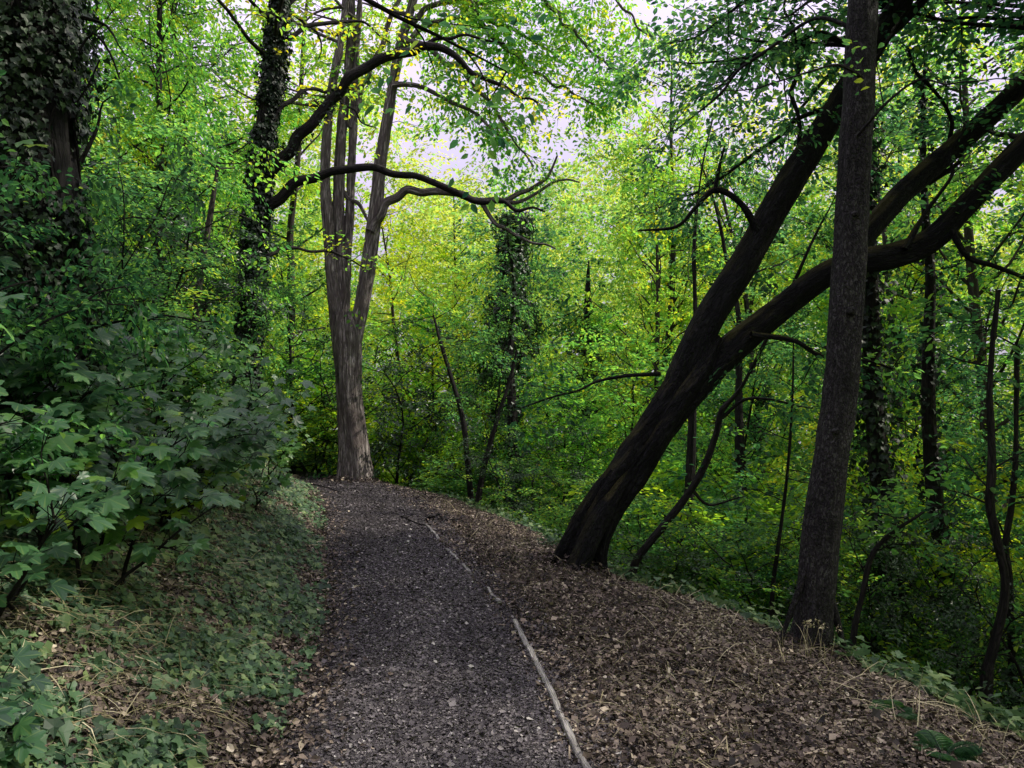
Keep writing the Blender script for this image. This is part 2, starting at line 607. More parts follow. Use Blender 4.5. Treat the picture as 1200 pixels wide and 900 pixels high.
cg.inputs['From Min'].default_value = .08
cg.inputs['From Max'].default_value = 1.0
cg.inputs['To Min'].default_value = 4.4
cg.inputs['To Max'].default_value = 15.0
nt.links.new(sep.outputs[2], cg.inputs['Value'])
cm = nt.nodes.new('ShaderNodeVectorMath')
cm.operation = 'SCALE'
cm.inputs[0].default_value = (1.0, .88, 1.19)
nt.links.new(cg.outputs[0], cm.inputs['Scale'])
nt.links.new(cm.outputs[0], mx.inputs[7])
nt.links.new(mx.outputs[2], bg.inputs['Color'])
bg.inputs['Strength'].default_value = .132
nt.links.new(bg.outputs[0], wo.inputs[0])

sd = bpy.data.lights.new('sun', 'SUN')
sd.energy = 5.0
sd.angle = math.radians(.8)
sd.color = (1, .93, .80)
so = bpy.data.objects.new('sun', sd)
COL.objects.link(so)
sdir = Vector((math.sin(SUN_AZ) * math.cos(SUN_EL), math.cos(SUN_AZ) * math.cos(SUN_EL), math.sin(SUN_EL)))
so.rotation_euler = sdir.to_track_quat('Z', 'Y').to_euler()
so.location = (0, 0, 30)

scene.view_settings.view_transform = 'Standard'
scene.view_settings.look = 'None'
scene.view_settings.exposure = 0
scene.view_settings.gamma = 1
cy = scene.cycles
cy.max_bounces = 7
cy.diffuse_bounces = 3
cy.glossy_bounces = 2
cy.transmission_bounces = 5
cy.use_denoising = True
cy.caustics_reflective = False
cy.caustics_refractive = False

# ------------------------------------------------------------------ ground and path
def axis_pts(a, b, c, d, fine, coarse):
    """fine spacing between b and c, growing outside"""
    m = list(np.arange(b, c, fine))
    s, x = fine, c
    hi = []
    while x < d:
        hi.append(x)
        s = min(s * 1.12, coarse)
        x += s
    hi.append(d)
    s, x = fine, b
    lo = []
    while x > a:
        s = min(s * 1.12, coarse)
        x -= s
        lo.append(x)
    return np.array(lo[::-1] + m + hi)


def in_path(x, y):
    u = x - xb(y)
    wob = .10 * fbm(np.stack([y * 1.3, 0 * y, 0 * y], -1), 21)
    wob2 = .12 * fbm(np.stack([y * 1.1, 0 * y, 0 * y + 5], -1), 22)
    return (u > -1.42 + wob) & (u < .02 + .35 * sstep(9, 13, y) + wob2)


gx = axis_pts(-150, -4.5, 4.5, 150, .07, 6)
gy = axis_pts(-120, 1.5, 16, 220, .08, 6)
X, Y = np.meshgrid(gx, gy)
Z = terrain(X, Y)
u = X - xb(Y)
Z = Z - .05 * sstep(-1.35, -1.15, u) * (1 - sstep(-.25, -.05, u)) * (Y > -8) * (Y < 19)
nx, ny = len(gx), len(gy)
idx = np.arange(nx * ny).reshape(ny, nx)
q = np.stack([idx[:-1, :-1], idx[:-1, 1:], idx[1:, 1:], idx[1:, :-1]], -1).reshape(-1, 4)
me = mesh_np('ground', np.stack([X, Y, Z], -1).reshape(-1, 3), [q])
g = link('ground', me, M['soil'])
g['kind'] = 'structure'
g['label'] = 'dark woodland soil of the bank and slope either side of the path'

ys = np.concatenate([np.arange(-8, 1.5, .3), np.arange(1.5, 16, .06), np.arange(16, 20, .15)])
us = np.linspace(-1.5, .45, 40)
UU, YY = np.meshgrid(us, ys)
wl = .10 * fbm(np.stack([ys * 1.3, 0 * ys, 0 * ys], -1), 21)[:, None]
wr = (.12 * fbm(np.stack([ys * 1.1, 0 * ys, 0 * ys + 5], -1), 22) + .35 * sstep(9, 13, ys))[:, None]
tt = (UU + 1.5) / 1.95
UU = (-1.42 + wl) * (1 - tt) + (.02 + wr) * tt
XX = UU + xb(YY)
ZZ = terrain(XX, YY) + .008 + .006 * fbm(np.stack([XX, YY, 0 * XX], -1) * 9, 31) - .03 * np.clip(np.abs(tt - .5) * 2 - .9, 0, 1) * 10 * .8
ny, nx = XX.shape
idx = np.arange(nx * ny).reshape(ny, nx)
q = np.stack([idx[:-1, :-1], idx[:-1, 1:], idx[1:, 1:], idx[1:, :-1]], -1).reshape(-1, 4)
me = mesh_np('path', np.stack([XX, YY, ZZ], -1).reshape(-1, 3), [q])
o = link('path', me, M['mulch'])
o['kind'] = 'structure'
o['label'] = 'dark gravel and bark path curving left between bank and slope'


# ------------------------------------------------------------------ scatter
def near_y(n, y0, y1, power=2.0):
    """distances, denser close to the viewer"""
    t = RNG.random(n)
    a, b = y0 ** (1 - power), y1 ** (1 - power)
    return (a + (b - a) * t) ** (1 / (1 - power))


def flat_dir(n):
    a = RNG.random(n) * 2 * PI
    return np.stack([np.cos(a), np.sin(a), 0 * a], -1)


def ground_normal(x, y):
    e = .05
    return nrmz(np.stack([-(terrain(x + e, y) - terrain(x - e, y)) / (2 * e), -(terrain(x, y + e) - terrain(x, y - e)) / (2 * e), np.ones_like(x)], -1))


def lay(L, x, y, size, tint, tmpl, tilt=.3, lift=.01, width=1.0):
    n = len(x)
    size = np.minimum(size, .042 / np.maximum(width, .35) * (1 + .05 * y))
    N = nrmz(ground_normal(x, y) + RNG.normal(0, tilt, (n, 3)))
    a = flat_dir(n)
    a = nrmz(a - N * (a * N).sum(1, keepdims=True))
    z = terrain(x, y) + lift
    L.add(np.stack([x, y, z], -1) - a * (size * .5)[:, None], a, N, size, tint, tmpl, width)


# bark chips and leaf fragments on the path
L = Leaves()
n = 320000
y = near_y(n, 2.3, 16.5, 1.7)
x = xb(y) + RNG.uniform(-1.62, .25, n) + .45 * sstep(9, 13, y) * RNG.random(n)
size = RNG.gamma(2.6, .0029, n) * (1 + .07 * y)
lay(L, x, y, size, np.clip(RNG.normal(.37, .22, n) + .22 * fbm(np.stack([x * 1.6, y * .8, 0 * x], -1), 44), 0, 1), CHIP, .3, .012, RNG.uniform(.4, 1.1, n))
n = 1500
y = near_y(n, 2.3, 16.5, 1.6)
x = xb(y) + RNG.uniform(-1.5, .3, n)
lay(L, x, y, RNG.uniform(.015, .045, n), np.clip(RNG.normal(.62, .2, n), 0, 1), DEAD, .3, .018)
# the dark patch by the farthest edging strip
n = 800
c0 = P(514, 606, 10.3)
x, y = c0[0] + RNG.normal(0, .13, n), c0[1] + RNG.normal(0, .22, n)
lay(L, x, y, RNG.gamma(3, .010, n), RNG.uniform(0, .12, n), CHIP, .3, .012, RNG.uniform(.5, 1.1, n))
o = L.build('path_debris', M['chip'])
tag(o, 'bark chips and leaf crumbs strewn over the dark path', 'debris', kind='stuff')

# leaf litter on the right slope, the verges and around
L = Leaves()
n = 120000
y = near_y(n, 2.2, 16, 1.7)
uu = RNG.uniform(-.05, 3.6, n)
x = xb(y) + uu
keep = RNG.random(n) < np.where(uu < .3, .55, 1) * np.clip(.75 + 1.3 * fbm(np.stack([x, y, 0 * x], -1) * 1.6, 41), .12, 1)
x, y = x[keep], y[keep]
n = len(x)
tn = np.clip(RNG.normal(.42, .27, n) + .40 * fbm(np.stack([x, y, 0 * x], -1) * 1.3, 40), 0, 1)
lay(L, x, y, RNG.gamma(4, .0062, n), tn, DEAD, .55, .016, RNG.uniform(.5, 1.1, n))
n = 80000
y = near_y(n, 2.2, 15, 1.7)
x = xb(y) + RNG.uniform(.05, 3.2, n)
lay(L, x, y, RNG.gamma(3, .0065, n), np.clip(RNG.normal(.36, .25, n), 0, 1), CHIP, .5, .02, RNG.uniform(.25, .9, n))
n = 6000
y = near_y(n, 2.3, 14, 1.7)
x = xb(y) + RNG.uniform(-.1, 3.0, n)
lay(L, x, y, RNG.uniform(.03, .14, n), np.clip(RNG.normal(.36, .26, n), 0, 1), CHIP, .25, .02, RNG.uniform(.03, .08, n))
for fx, fy, fr in ((.69, 7.7, .30), (2.25, 5.5, .17), (-3.27, 15.4, .48)):
    n = 900
    a_ = RNG.uniform(0, 2 * PI, n)
    r_ = fr * (.75 + RNG.gamma(1.6, .28, n))
    x, y = fx + np.cos(a_) * r_, fy + np.sin(a_) * r_
    lay(L, x, y, RNG.gamma(5, .008, n), np.clip(RNG.normal(.3, .22, n), 0, 1), DEAD, .55, .01 + .10 * RNG.random(n) * np.exp(-(r_ / fr - .75) * 1.8))
# reddish litter on the left verge and bank foot
n = 52000
y = near_y(n, 2.2, 16, 1.7)
x = xb(y) - 1.36 - np.abs(RNG.normal(0, 1.0, n)) + np.abs(RNG.normal(0, .16, n)) * (RNG.random(n) < .5)
lay(L, x, y, RNG.gamma(5, .0065, n), np.clip(RNG.normal(.42, .24, n), 0, 1), DEAD, .45, .016 + .055 * RNG.random(n), RNG.uniform(.5, 1.1, n))
# woodland floor further out
n = 16000
x = RNG.uniform(-14, 16, n)
y = RNG.uniform(4, 30, n)
k = np.abs(x - xb(y)) > 2
x, y = x[k], y[k]
lay(L, x, y, RNG.uniform(.06, .14, len(x)), np.clip(RNG.normal(.3, .2, len(x)), 0, 1), DEAD, .4, .02)
o = L.build('leaf_litter', M['dead'])
tag(o, 'brown fallen leaves and twigs covering the slope right of the path', 'leaf litter', kind='stuff')

# ivy and small herbs creeping over the left bank
L = Leaves()
n = 130000
y = near_y(n, 2.0, 15, 1.75)
v = RNG.gamma(1.6, .62, n) - .06
x = xb(y) - 1.42 - v
p3 = np.stack([x, y, 0 * x], -1)
den = fbm(p3 * 1.7, 50) + .35 * fbm(p3 * 5, 51)
k = den > -.53 + .50 * RNG.random(n) + .30 * (v < .2) + .25 * ((y > 7.5) & (v < .9))
x, y = x[k], y[k]
n = len(x)
N = nrmz(ground_normal(x, y) + np.array([.25, -.25, .2]) + RNG.normal(0, .38, (n, 3)))
a = flat_dir(n) + np.array([.3, -.3, -.25])
a = nrmz(a - N * (a * N).sum(1, keepdims=True))
z = terrain(x, y) + .012 + RNG.gamma(2, .014, n) + .05 * RNG.random(n) * np.clip(fbm(p3[k] * 3.1, 52) * 3, 0, 1.6)
L.add(np.stack([x, y, z], -1), a, N, RNG.gamma(7, .0050, n) * (1 + .03 * y), np.clip(RNG.normal(.45, .24, n), 0, 1), IVY)
# sparse green over the right lip
n = 5000
y = near_y(n, 3, 15, 1.5)
ue = np.interp(y, [0, 3.75, 5.3, 6.3, 7.5, 9.8, 13, 16], [2.6, 2.35, 2.15, 1.9, 1.45, 1.25, .9, .8])
x = xb(y) + ue + RNG.gamma(2, .35, n)
N = nrmz(ground_normal(x, y) + RNG.normal(0, .4, (n, 3)))
a = flat_dir(n)
a = nrmz(a - N * (a * N).sum(1, keepdims=True))
L.add(np.stack([x, y, terrain(x, y) + .02 + RNG.gamma(2, .03, n)], -1), a, N, RNG.gamma(9, .006, n), np.clip(RNG.normal(.5, .25, n), 0, 1), IVY)
o = L.build('ground_ivy', M['leaf_ground'])
tag(o, 'small ivy leaves creeping over the bank left of the path', 'ground cover', kind='stuff')

# dry grass
L = Leaves()


def grass(n, x, y, h, tint, lean, spread=.6, sag=1.0):
    a = nrmz(np.stack([RNG.normal(lean[0], spread, n), RNG.normal(lean[1], spread, n), np.abs(RNG.normal(lean[2], .35, n))], -1))
    N = nrmz(np.cross(a, np.cross(np.array([0, 0, -sag]), a)) + RNG.normal(0, .3, (n, 3)))
    L.add(np.stack([x, y, terrain(x, y) + .005], -1), a, N, h, tint, BLADE, RNG.uniform(.5, 1.2, n))


n = 11000
y = near_y(n, 2.6, 14, 1.6)
x = xb(y) - 1.5 - RNG.gamma(2.6, .36, n)
k = fbm(np.stack([x, y, 0 * x], -1) * 1.1, 60) > -.75 + .7 * RNG.random(n)
x, y = x[k], y[k]
grass(len(x), x, y, RNG.uniform(.08, .28, len(x)), np.clip(RNG.normal(.42, .3, len(x)), 0, 1), (.5, -.35, .25), .8)
n = 7000
y = near_y(n, 2.4, 13, 1.7)
uu = RNG.uniform(.3, 2.8, n)
x = xb(y) + uu
k = fbm(np.stack([x, y, 0 * x], -1) * 1.3, 61) > .12
x, y = x[k], y[k]
grass(len(x), x, y, RNG.uniform(.06, .26, len(x)), np.clip(RNG.normal(.45, .25, len(x)), 0, 1), (-.1, -.1, .1), .9)
# pale band along the lip of the slope
n = 1500
y = near_y(n, 3.5, 13, 1.3)
ue = np.interp(y, [0, 3.75, 5.3, 6.3, 7.5, 9.8, 13, 16], [2.6, 2.35, 2.15, 1.9, 1.45, 1.25, .9, .8])
x = xb(y) + ue - .25 + RNG.normal(0, .25, n)
grass(n, x, y, RNG.uniform(.1, .28, n), np.clip(RNG.normal(.6, .25, n), 0, 1), (.1, -.2, .1), .8)
o = L.build('dry_grass', M['straw'])
tag(o, 'pale dry grass trailing on bank and slope', 'dry grass', kind='stuff')


# ------------------------------------------------------------------ tree growing
def grow(rng, base, d, Ln, n=6, wander=.18, up=.0):
    pts = [np.array(base, float)]
    d = np.array(d, float)
    d /= np.linalg.norm(d)
    for i in range(n):
        d = d + rng.normal(0, wander, 3) + np.array([0, 0, up])
        d /= np.linalg.norm(d)
        pts.append(pts[-1] + d * Ln / n)
    return np.array(pts)


def at_t(pts, t):
    s = t * (len(pts) - 1)
    i = np.minimum(s.astype(int), len(pts) - 2)
    f = (s - i)[:, None]
    return pts[i] * (1 - f) + pts[i + 1] * f, nrmz(pts[i + 1] - pts[i])


def sprays(L, rng, pos, d, length, nl, size, tint, tmpl, flat=.75, droop=.25, tvar=.20):
    """flat leafy twigs: pos (S,3), d (S,3) direction; leaves alternate along each twig"""
    S = len(pos)
    if S == 0:
        return
    d = nrmz(d + np.array([0, 0, -droop * .4]))
    N = nrmz(np.array([0, 0, 1.0]) + rng.normal(0, 1 - flat, (S, 3)))
    N = nrmz(N - d * (N * d).sum(1, keepdims=True))
    side = np.cross(d, N)
    length = np.broadcast_to(length, (S,))
    t = (np.arange(nl) + .5) / nl
    sg = np.where(np.arange(nl) % 2 == 0, 1.0, -1.0)
    wd = .42 * np.sin(np.clip(t * 1.15, 0, 1) * PI) ** .7
    off = rng.uniform(.15, 1.0, (S, nl)) * wd[None] * sg[None]
    tt = t[None] + rng.normal(0, .04, (S, nl))
    pos3 = pos[:, None] + (tt * length[:, None])[..., None] * d[:, None] + (off * length[:, None])[..., None] * side[:, None]
    pos3 = pos3 + (-droop * (tt ** 2 + off ** 2) * length[:, None])[..., None] * np.array([0, 0, 1.0]) + rng.normal(0, .035, (S, nl, 3))
    ax = d[:, None] * .75 + side[:, None] * (sg[None] * .75)[..., None] + np.array([0, 0, -droop]) + rng.normal(0, .25, (S, nl, 3))
    nn = N[:, None] + rng.normal(0, .38, (S, nl, 3))
    sz = size * rng.uniform(.65, 1.25, (S, nl))
    tn = np.clip(np.broadcast_to(np.asarray(tint).reshape(-1, 1), (S, nl)) + rng.normal(0, tvar, (S, nl)), 0, 1)
    L.add(pos3.reshape(-1, 3), ax.reshape(-1, 3), nn.reshape(-1, 3), sz.reshape(-1), tn.reshape(-1), tmpl)


def limb_foliage(rng, Wd, L, pts, r0, size, tmpl, per_m=2.2, sub_len=(.7, 1.5), spacing=.3, spray_len=.6, nl=14, tint=.5,
                 t0=.2, droop=.25, twig_tubes=True, up=0.0):
    """second-order branches along a limb, each carrying leafy sprays"""
    Ln = np.linalg.norm(np.diff(pts, axis=0), axis=1).sum()
    n2 = max(2, int(Ln * per_m))
    ts = np.sort(rng.uniform(t0, 1, n2))
    ts[-1] = 1.0
    pp, dd = at_t(pts, ts)
    for k in range(n2):
        out = rng.normal(0, 1, 3)
        out[2] *= .35
        d = dd[k] * .7 + nrmz(out[None])[0] * .9
        l2 = rng.uniform(*sub_len) * (1.1 - .4 * ts[k])
        b = grow(rng, pp[k], d, l2, 4, .2, up - .03)
        if twig_tubes:
            Wd.tube(b, np.linspace(max(.006, r0 * .28), .003, len(b)), 4, .5)
        m = max(2, int(l2 / spacing))
        t2 = np.linspace(.25, 1, m)
        p2, d2 = at_t(b, t2)
        sd = rng.normal(0, .75, (m, 3))
        sd[:, 2] *= .4
        dirs = nrmz(d2 * .8 + sd)
        sprays(L, rng, p2, dirs, spray_len * rng.uniform(.6, 1.2, m), nl, size, tint + rng.normal(0, .07), tmpl, droop=droop)


def proto_tree(seed, h, r, base, R, n_limbs, size, tmpl, per_m=2.0, spacing=.3, nl=14, elev=(.1, .7), tint=.5, droop=.25, lean=.05, shape=1.0, spray_len=.6, multi=1, t0=.2):
    """returns (wood, leaves) in local coordinates, foot at the origin"""
    rng = np.random.default_rng(seed)
    Wd, L = Wood(), Leaves()
    for s in range(multi):
        d = np.array([rng.normal(0, lean), rng.normal(0, lean), 1.0])
        if multi > 1:
            a = s / multi * 2 * PI + rng.uniform(0, 1)
            d = np.array([math.cos(a) * .45, math.sin(a) * .45, 1])
        st = np.array([0, 0, -.3]) if multi == 1 else np.array([math.cos(s * 2.4) * .12, math.sin(s * 2.4) * .12, -.2])
        tr = grow(rng, st, d, h + .3, 9, .05 if multi == 1 else .12, .02)
        Wd.tube(tr, np.linspace(r, r * .12, len(tr)) if multi == 1 else np.linspace(r * .6, r * .1, len(tr)), 10, .3, flare=.5, flute=.06, seed=seed)
        for k in range(n_limbs // multi):
            f = (base / h) + (1 - base / h) * ((k + rng.random()) / (n_limbs // multi)) ** .9
            f = min(f, .98)
            p, _ = at_t(tr, np.array([f]))
            q = (f - base / h) / (1 - base / h)
            rr = R * (.45 + .55 * math.sin(PI * min(1, .25 + q * .75) ** shape)) * rng.uniform(.7, 1.15)
            a = k * 2.4 + rng.uniform(-.5, .5)
            e = rng.uniform(*elev) + q * .5
            dv = np.array([math.cos(a) * math.cos(e), math.sin(a) * math.cos(e), math.sin(e)])
            lb = grow(rng, p[0], dv, rr, 6, .16, -.02)
            r1 = max(.012, r * .28 * (1 - .6 * q))
            Wd.tube(lb, np.linspace(r1, .006, len(lb)), 5, .4)
            limb_foliage(rng, Wd, L, lb, r1, size, tmpl, per_m, (.5, 1.2 if R > 2 else .8), spacing, spray_len, nl, tint, t0, droop, twig_tubes=True)
    return Wd, L


def wood_leaf_meshes(name, Wd, L, bark, leaf):
    wm = mesh_np(name + '_wood', np.concatenate(Wd.V), [np.concatenate(Wd.F)], {'barkuv': ('FLOAT_VECTOR', np.concatenate(Wd.B))}, True)
    wm.materials.append(bark)
    lm = mesh_np(name + '_leaves', np.concatenate(L.V), [np.concatenate(L.Fs[k]) for k in sorted(L.Fs)],
                 {'tint': ('FLOAT', np.concatenate(L.t)), 'leafuv': ('FLOAT_VECTOR', np.concatenate(L.l))}, False)
    lm.materials.append(leaf)
    return wm, lm


PROTO = {}


def proto(key, **kw):
    bark, leaf = kw.pop('bark'), kw.pop('leaf')
    Wd, L = proto_tree(**kw)
    PROTO[key] = (*wood_leaf_meshes(key, Wd, L, bark, leaf), kw['h'])


BF, BD = M['bark_far'], M['bark_dark']
proto('broad', seed=1, h=13, r=.20, base=1.2, R=3.6, n_limbs=38, size=0.116, tmpl=OVAL, per_m=2.4, spacing=.26, nl=34, tint=.45, bark=BF, leaf=M['leaf_mid'])
proto('broad2', seed=2, h=13, r=.17, base=1.6, R=3.3, n_limbs=36, size=0.116, tmpl=OVAL, per_m=2.4, spacing=.26, nl=34, tint=.55, bark=BF, leaf=M['leaf_bright'])
proto('tall', seed=3, h=17, r=.22, base=2.5, R=3.3, n_limbs=44, size=0.108, tmpl=OVAL, per_m=2.4, spacing=.26, nl=34, tint=.48, bark=BF, leaf=M['leaf_bright'])
proto('airy', seed=4, h=15, r=.15, base=2.0, R=3.2, n_limbs=32, size=0.112, tmpl=OVAL, per_m=2.0, spacing=.3, nl=31, tint=.42, bark=BF, leaf=M['leaf_sunlit'])
proto('glow', seed=17, h=2.6, r=.05, base=.1, R=1.5, n_limbs=32, size=.08, tmpl=OVAL, tint=.4, elev=(0, .6), multi=4, bark=BD, leaf=M['leaf_sunlit'], spray_len=.4, spacing=.17, per_m=3.4, nl=30)  # bush brightened by its leaf colour, for a glade the sun misses
proto('under', seed=5, h=6.5, r=.07, base=.5, R=2.3, n_limbs=30, size=0.092, tmpl=OVAL, per_m=2.8, spacing=.24, nl=31, tint=.5, elev=(0, .5), bark=BD, leaf=M['leaf_mid'], spray_len=.55)
proto('under2', seed=6, h=5.5, r=.06, base=.4, R=2.1, n_limbs=28, size=0.088, tmpl=OVAL, per_m=2.8, spacing=.24, nl=31, tint=.55, elev=(0, .5), bark=BD, leaf=M['leaf_bright'], spray_len=.55)
proto('bush', seed=7, h=2.6, r=.05, base=.1, R=1.5, n_limbs=32, size=0.076, tmpl=OVAL, tint=.5, elev=(0, .6), multi=4, bark=BD, leaf=M['leaf_mid'], spray_len=.4, spacing=.17, per_m=3.4, nl=31)
proto('holly', seed=8, h=3.2, r=.06, base=.1, R=1.4, n_limbs=36, size=0.068, tmpl=OVAL, tint=.45, elev=(0, .6), multi=3, bark=BD, leaf=M['leaf_dark'], spray_len=.4, spacing=.17, per_m=3.4, nl=31)
proto('weep', seed=9, h=13, r=.13, base=1.2, R=3.0, n_limbs=40, size=0.096, tmpl=OVAL, tint=.55, droop=.7, per_m=2.4, spacing=.25, nl=37, bark=BD, leaf=M['leaf_bright'], spray_len=.75)

# (kind, name, category, photo column, distance, photo row of its top, stretch of width, turn, label)
BACK = [
    ('weep', 'tree', 'tree', 128, 10.5, -260, .85, .3, 'fine-leaved light green tree right beside the huge dark trunk at the top left'),
    ('weep', 'tree', 'tree', 192, 10.8, -230, .8, 2.1, 'light green tree with hanging leafy twigs left of the ivy-clad trunk'),
    ('broad', 'tree', 'tree', 150, 17.0, -60, 1.0, 1.1, 'deep green tree behind the hanging twigs above the left bank'),
    ('airy', 'tree', 'tree', 345, 20.0, -120, .9, 4.0, 'yellow-green tree between the ivy-clad trunk and the twin-stemmed trunk'),
    ('under', 'small_tree', 'tree', 345, 16.5, 290, 1.0, .5, 'low green tree behind the foot of the ivy-clad trunk'),
    ('holly', 'bush', 'bush', 120, 8.0, 230, 1.1, 1.5, 'dark evergreen bush on the bank below the hanging light green twigs'),
    ('airy', 'tree', 'tree', 478, 25.0, 215, .9, 1.9, 'tree with sunlit yellow leaf colour just right of the twin-stemmed trunk'),
    ('airy', 'tree', 'tree', 545, 30.0, 235, 1.0, 3.0, 'glowing yellow-green tree left of the central ivy column'),
    ('under2', 'small_tree', 'tree', 520, 21.0, 350, 1.1, 2.5, 'light green young tree below the yellow trees in the middle'),
    ('holly', 'bush', 'bush', 462, 17.0, 400, 1.0, .2, 'dark holly bush at the right foot of the twin-stemmed trunk'),
    ('glow', 'bush', 'bush', 510, 17.5, 505, 1.0, 3.3, 'bright green bush just beyond the bend of the path'),
    ('glow', 'bush', 'bush', 476, 19.5, 470, 1.3, 1.3, 'bright green bush between the holly bush and the thin crooked stem'),
    ('bush', 'bush', 'bush', 548, 15.6, 535, 1.3, 0.3, 'low green bush around the foot of the thin crooked stem'),
    ('bush', 'bush', 'bush', 366, 17.0, 440, 1.2, 2.3, 'green bush at the left foot of the twin-stemmed trunk'),
    ('under2', 'bush', 'bush', 640, 17.5, 470, 1.2, 4.3, 'light green bush behind the dark bush at the lip of the slope'),
    ('bush', 'bush', 'bush', 70, 6.4, 300, .8, 1.3, 'small-leaved bush right of the huge trunk low on the left edge'),
    ('bush', 'bush', 'bush', 195, 8.6, 330, .8, 4.4, 'small-leaved bush behind the bank thicket beside the straight grey stem'),
    ('under', 'small_tree', 'tree', 572, 16.8, 350, .75, 2.0, 'young tree with layered sprays veiling the left side of the central ivy column'),
    ('holly', 'bush', 'bush', 372, 16.2, 505, .9, 3.3, 'dark low evergreen bush touching the left foot of the twin-stemmed trunk'),  # this and the next evergreens are added to darken understory gaps
    ('holly', 'bush', 'bush', 1080, 8.6, 690, .8, 1.3, 'dark low evergreen bush between the ivy-wrapped trunk and the dim leaning trunk'),
    ('holly', 'bush', 'bush', 1215, 7.6, 640, .9, 5.3, 'dark evergreen bush at the right edge of the slope'),
    ('holly', 'bush', 'bush', 762, 9.6, 610, .8, 0.3, 'dark evergreen bush right behind the leaning trunk foot'),
    ('holly', 'tree', 'tree', 150, 11.5, 190, .9, 0.9, 'dark evergreen tree between the huge trunk and the ivy-clad trunk'),
    ('bush', 'bush', 'bush', 28, 4.0, 190, .62, 2.9, 'small-leaved dark bush growing up in front of the huge trunk at the left edge'),
    ('under2', 'small_tree', 'tree', 832, 12.8, 520, 1.0, 1.9, 'light green young tree under the limb between leaning trunk and mottled trunk'),
    ('glow', 'bush', 'bush', 925, 11.5, 560, 1.2, 0.7, 'pale green bush touching the left edge of the mottled trunk above its foot'),
    ('under2', 'small_tree', 'tree', 1010, 12.0, 500, .9, 3.0, 'light green young tree behind the right edge of the mottled trunk'),
    ('glow', 'bush', 'bush', 1132, 11.0, 600, 1.2, 5.2, 'pale green bush between the dim leaning trunk and the thin bent stem'),
    ('under2', 'small_tree', 'tree', 690, 18.0, 430, 1.0, 2.2, 'light green young tree low between the central ivy column and the leaning trunk'),
    ('under', 'small_tree', 'tree', 655, 22.0, 285, 1.1, 5.0, 'green young tree just right of the central ivy column'),
    ('tall', 'tree', 'tree', 735, 21.0, 55, .85, 1.2, 'tall dense bright green tree between the central ivy column and the leaning trunk'),
    ('broad2', 'tree', 'tree', 815, 27.0, 205, 1.0, .9, 'light green tree behind the fork of the leaning trunk'),
    ('under2', 'small_tree', 'tree', 715, 15.5, 410, 1.1, 4.4, 'bright layered young tree left of the leaning trunk'),
    ('under', 'small_tree', 'tree', 850, 15.0, 400, 1.0, 1.7, 'green young tree under the fork of the leaning trunk'),
    ('broad', 'tree', 'tree', 905, 22.0, 190, .9, 3.9, 'green tree between the leaning trunk and the mottled straight trunk'),
    ('broad2', 'tree', 'tree', 985, 19.0, 290, 1.0, 5.5, 'green tree behind the lower half of the mottled straight trunk'),
    ('broad', 'tree', 'tree', 1075, 16.0, 120, .9, 2.7, 'dense green tree framed by the two upper limbs right of the mottled trunk'),
    ('tall', 'tree', 'tree', 1175, 14.0, -60, .9, 4.9, 'shady green tree at the top right corner'),
    ('broad', 'tree', 'tree', 1290, 15.0, 0, 1.0, 1.3, 'dark green tree at the right edge below the lowest limb'),
    ('under', 'small_tree', 'tree', 1085, 11.5, 420, .9, 3.5, 'shaded young tree right of the mottled trunk under the lowest limb'),
    ('under', 'small_tree', 'tree', 1215, 9.5, 440, .8, .8, 'shaded young tree at the right edge above the slope'),
    ('bush', 'bush', 'bush', 800, 10.5, 590, 1.2, 2.2, 'green bush behind the right side of the leaning trunk foot'),
    ('bush', 'bush', 'bush', 895, 9.5, 610, 1.1, 5.1, 'green bush immediately left of the mottled trunk foot'),
    ('holly', 'bush', 'bush', 1020, 9.0, 620, .9, 4.1, 'dark bush immediately right of the mottled trunk'),
    ('bush', 'bush', 'bush', 1140, 8.2, 660, 1.0, .6, 'low green bush among the thin stems at the right'),
    ('holly', 'bush', 'bush', 622, 13.5, 500, .9, 2.9, 'dark bush at the lip of the slope left of the leaning trunk'),
    ('bush', 'bush', 'bush', 672, 12.0, 560, .9, 1.0, 'green bush hard against the left of the leaning trunk foot'),
    ('tall', 'tree', 'tree', 55, 16.0, -150, .9, 3.6, 'bright green tree showing behind the right edge of the huge dark trunk'),
    ('broad2', 'tree', 'tree', 262, 18.0, -80, 1.0, 5.7, 'sunlit green tree right behind the ivy-clad trunk with the arching branches'),
    ('broad2', 'tree', 'tree', 765, 18.5, 150, .8, 2.6, 'bright dense tree touching the left side of the leaning trunk at mid height'),
    ('tall', 'tree', 'tree', 1010, 24.0, 60, .9, 1.5, 'far green tree crossed by the upper end of the mottled trunk'),
    ('under', 'small_tree', 'tree', 60, 7.5, 130, .8, 2.0, 'shaded young tree in front of the huge dark trunk at the left edge'),
]
for kind, name, cat, px, Yd, top, wf, rot, lab in BACK:
    x = P(px, 450, Yd)[0]
    z0 = terr1(x, Yd)
    zt = P(px, top, Yd)[2]
    wm, lm, h = PROTO[kind]
    s = (zt - z0) / h
    t = thing(name, lab, cat, (x, Yd, z0 - .05))
    sw = wf * min(1.25, max(.75, s))
    for nm, mm in (('trunk', wm), ('crown', lm)):
        c = bpy.data.objects.new(nm, mm)
        COL.objects.link(c)
        c.parent = t
    t.scale = (sw, sw, s)
    t.rotation_euler = (0, 0, rot)

# ------------------------------------------------------------------ far wood, with unseen leaf masses added all round to block light
L = Leaves()
rng = np.random.default_rng(99)


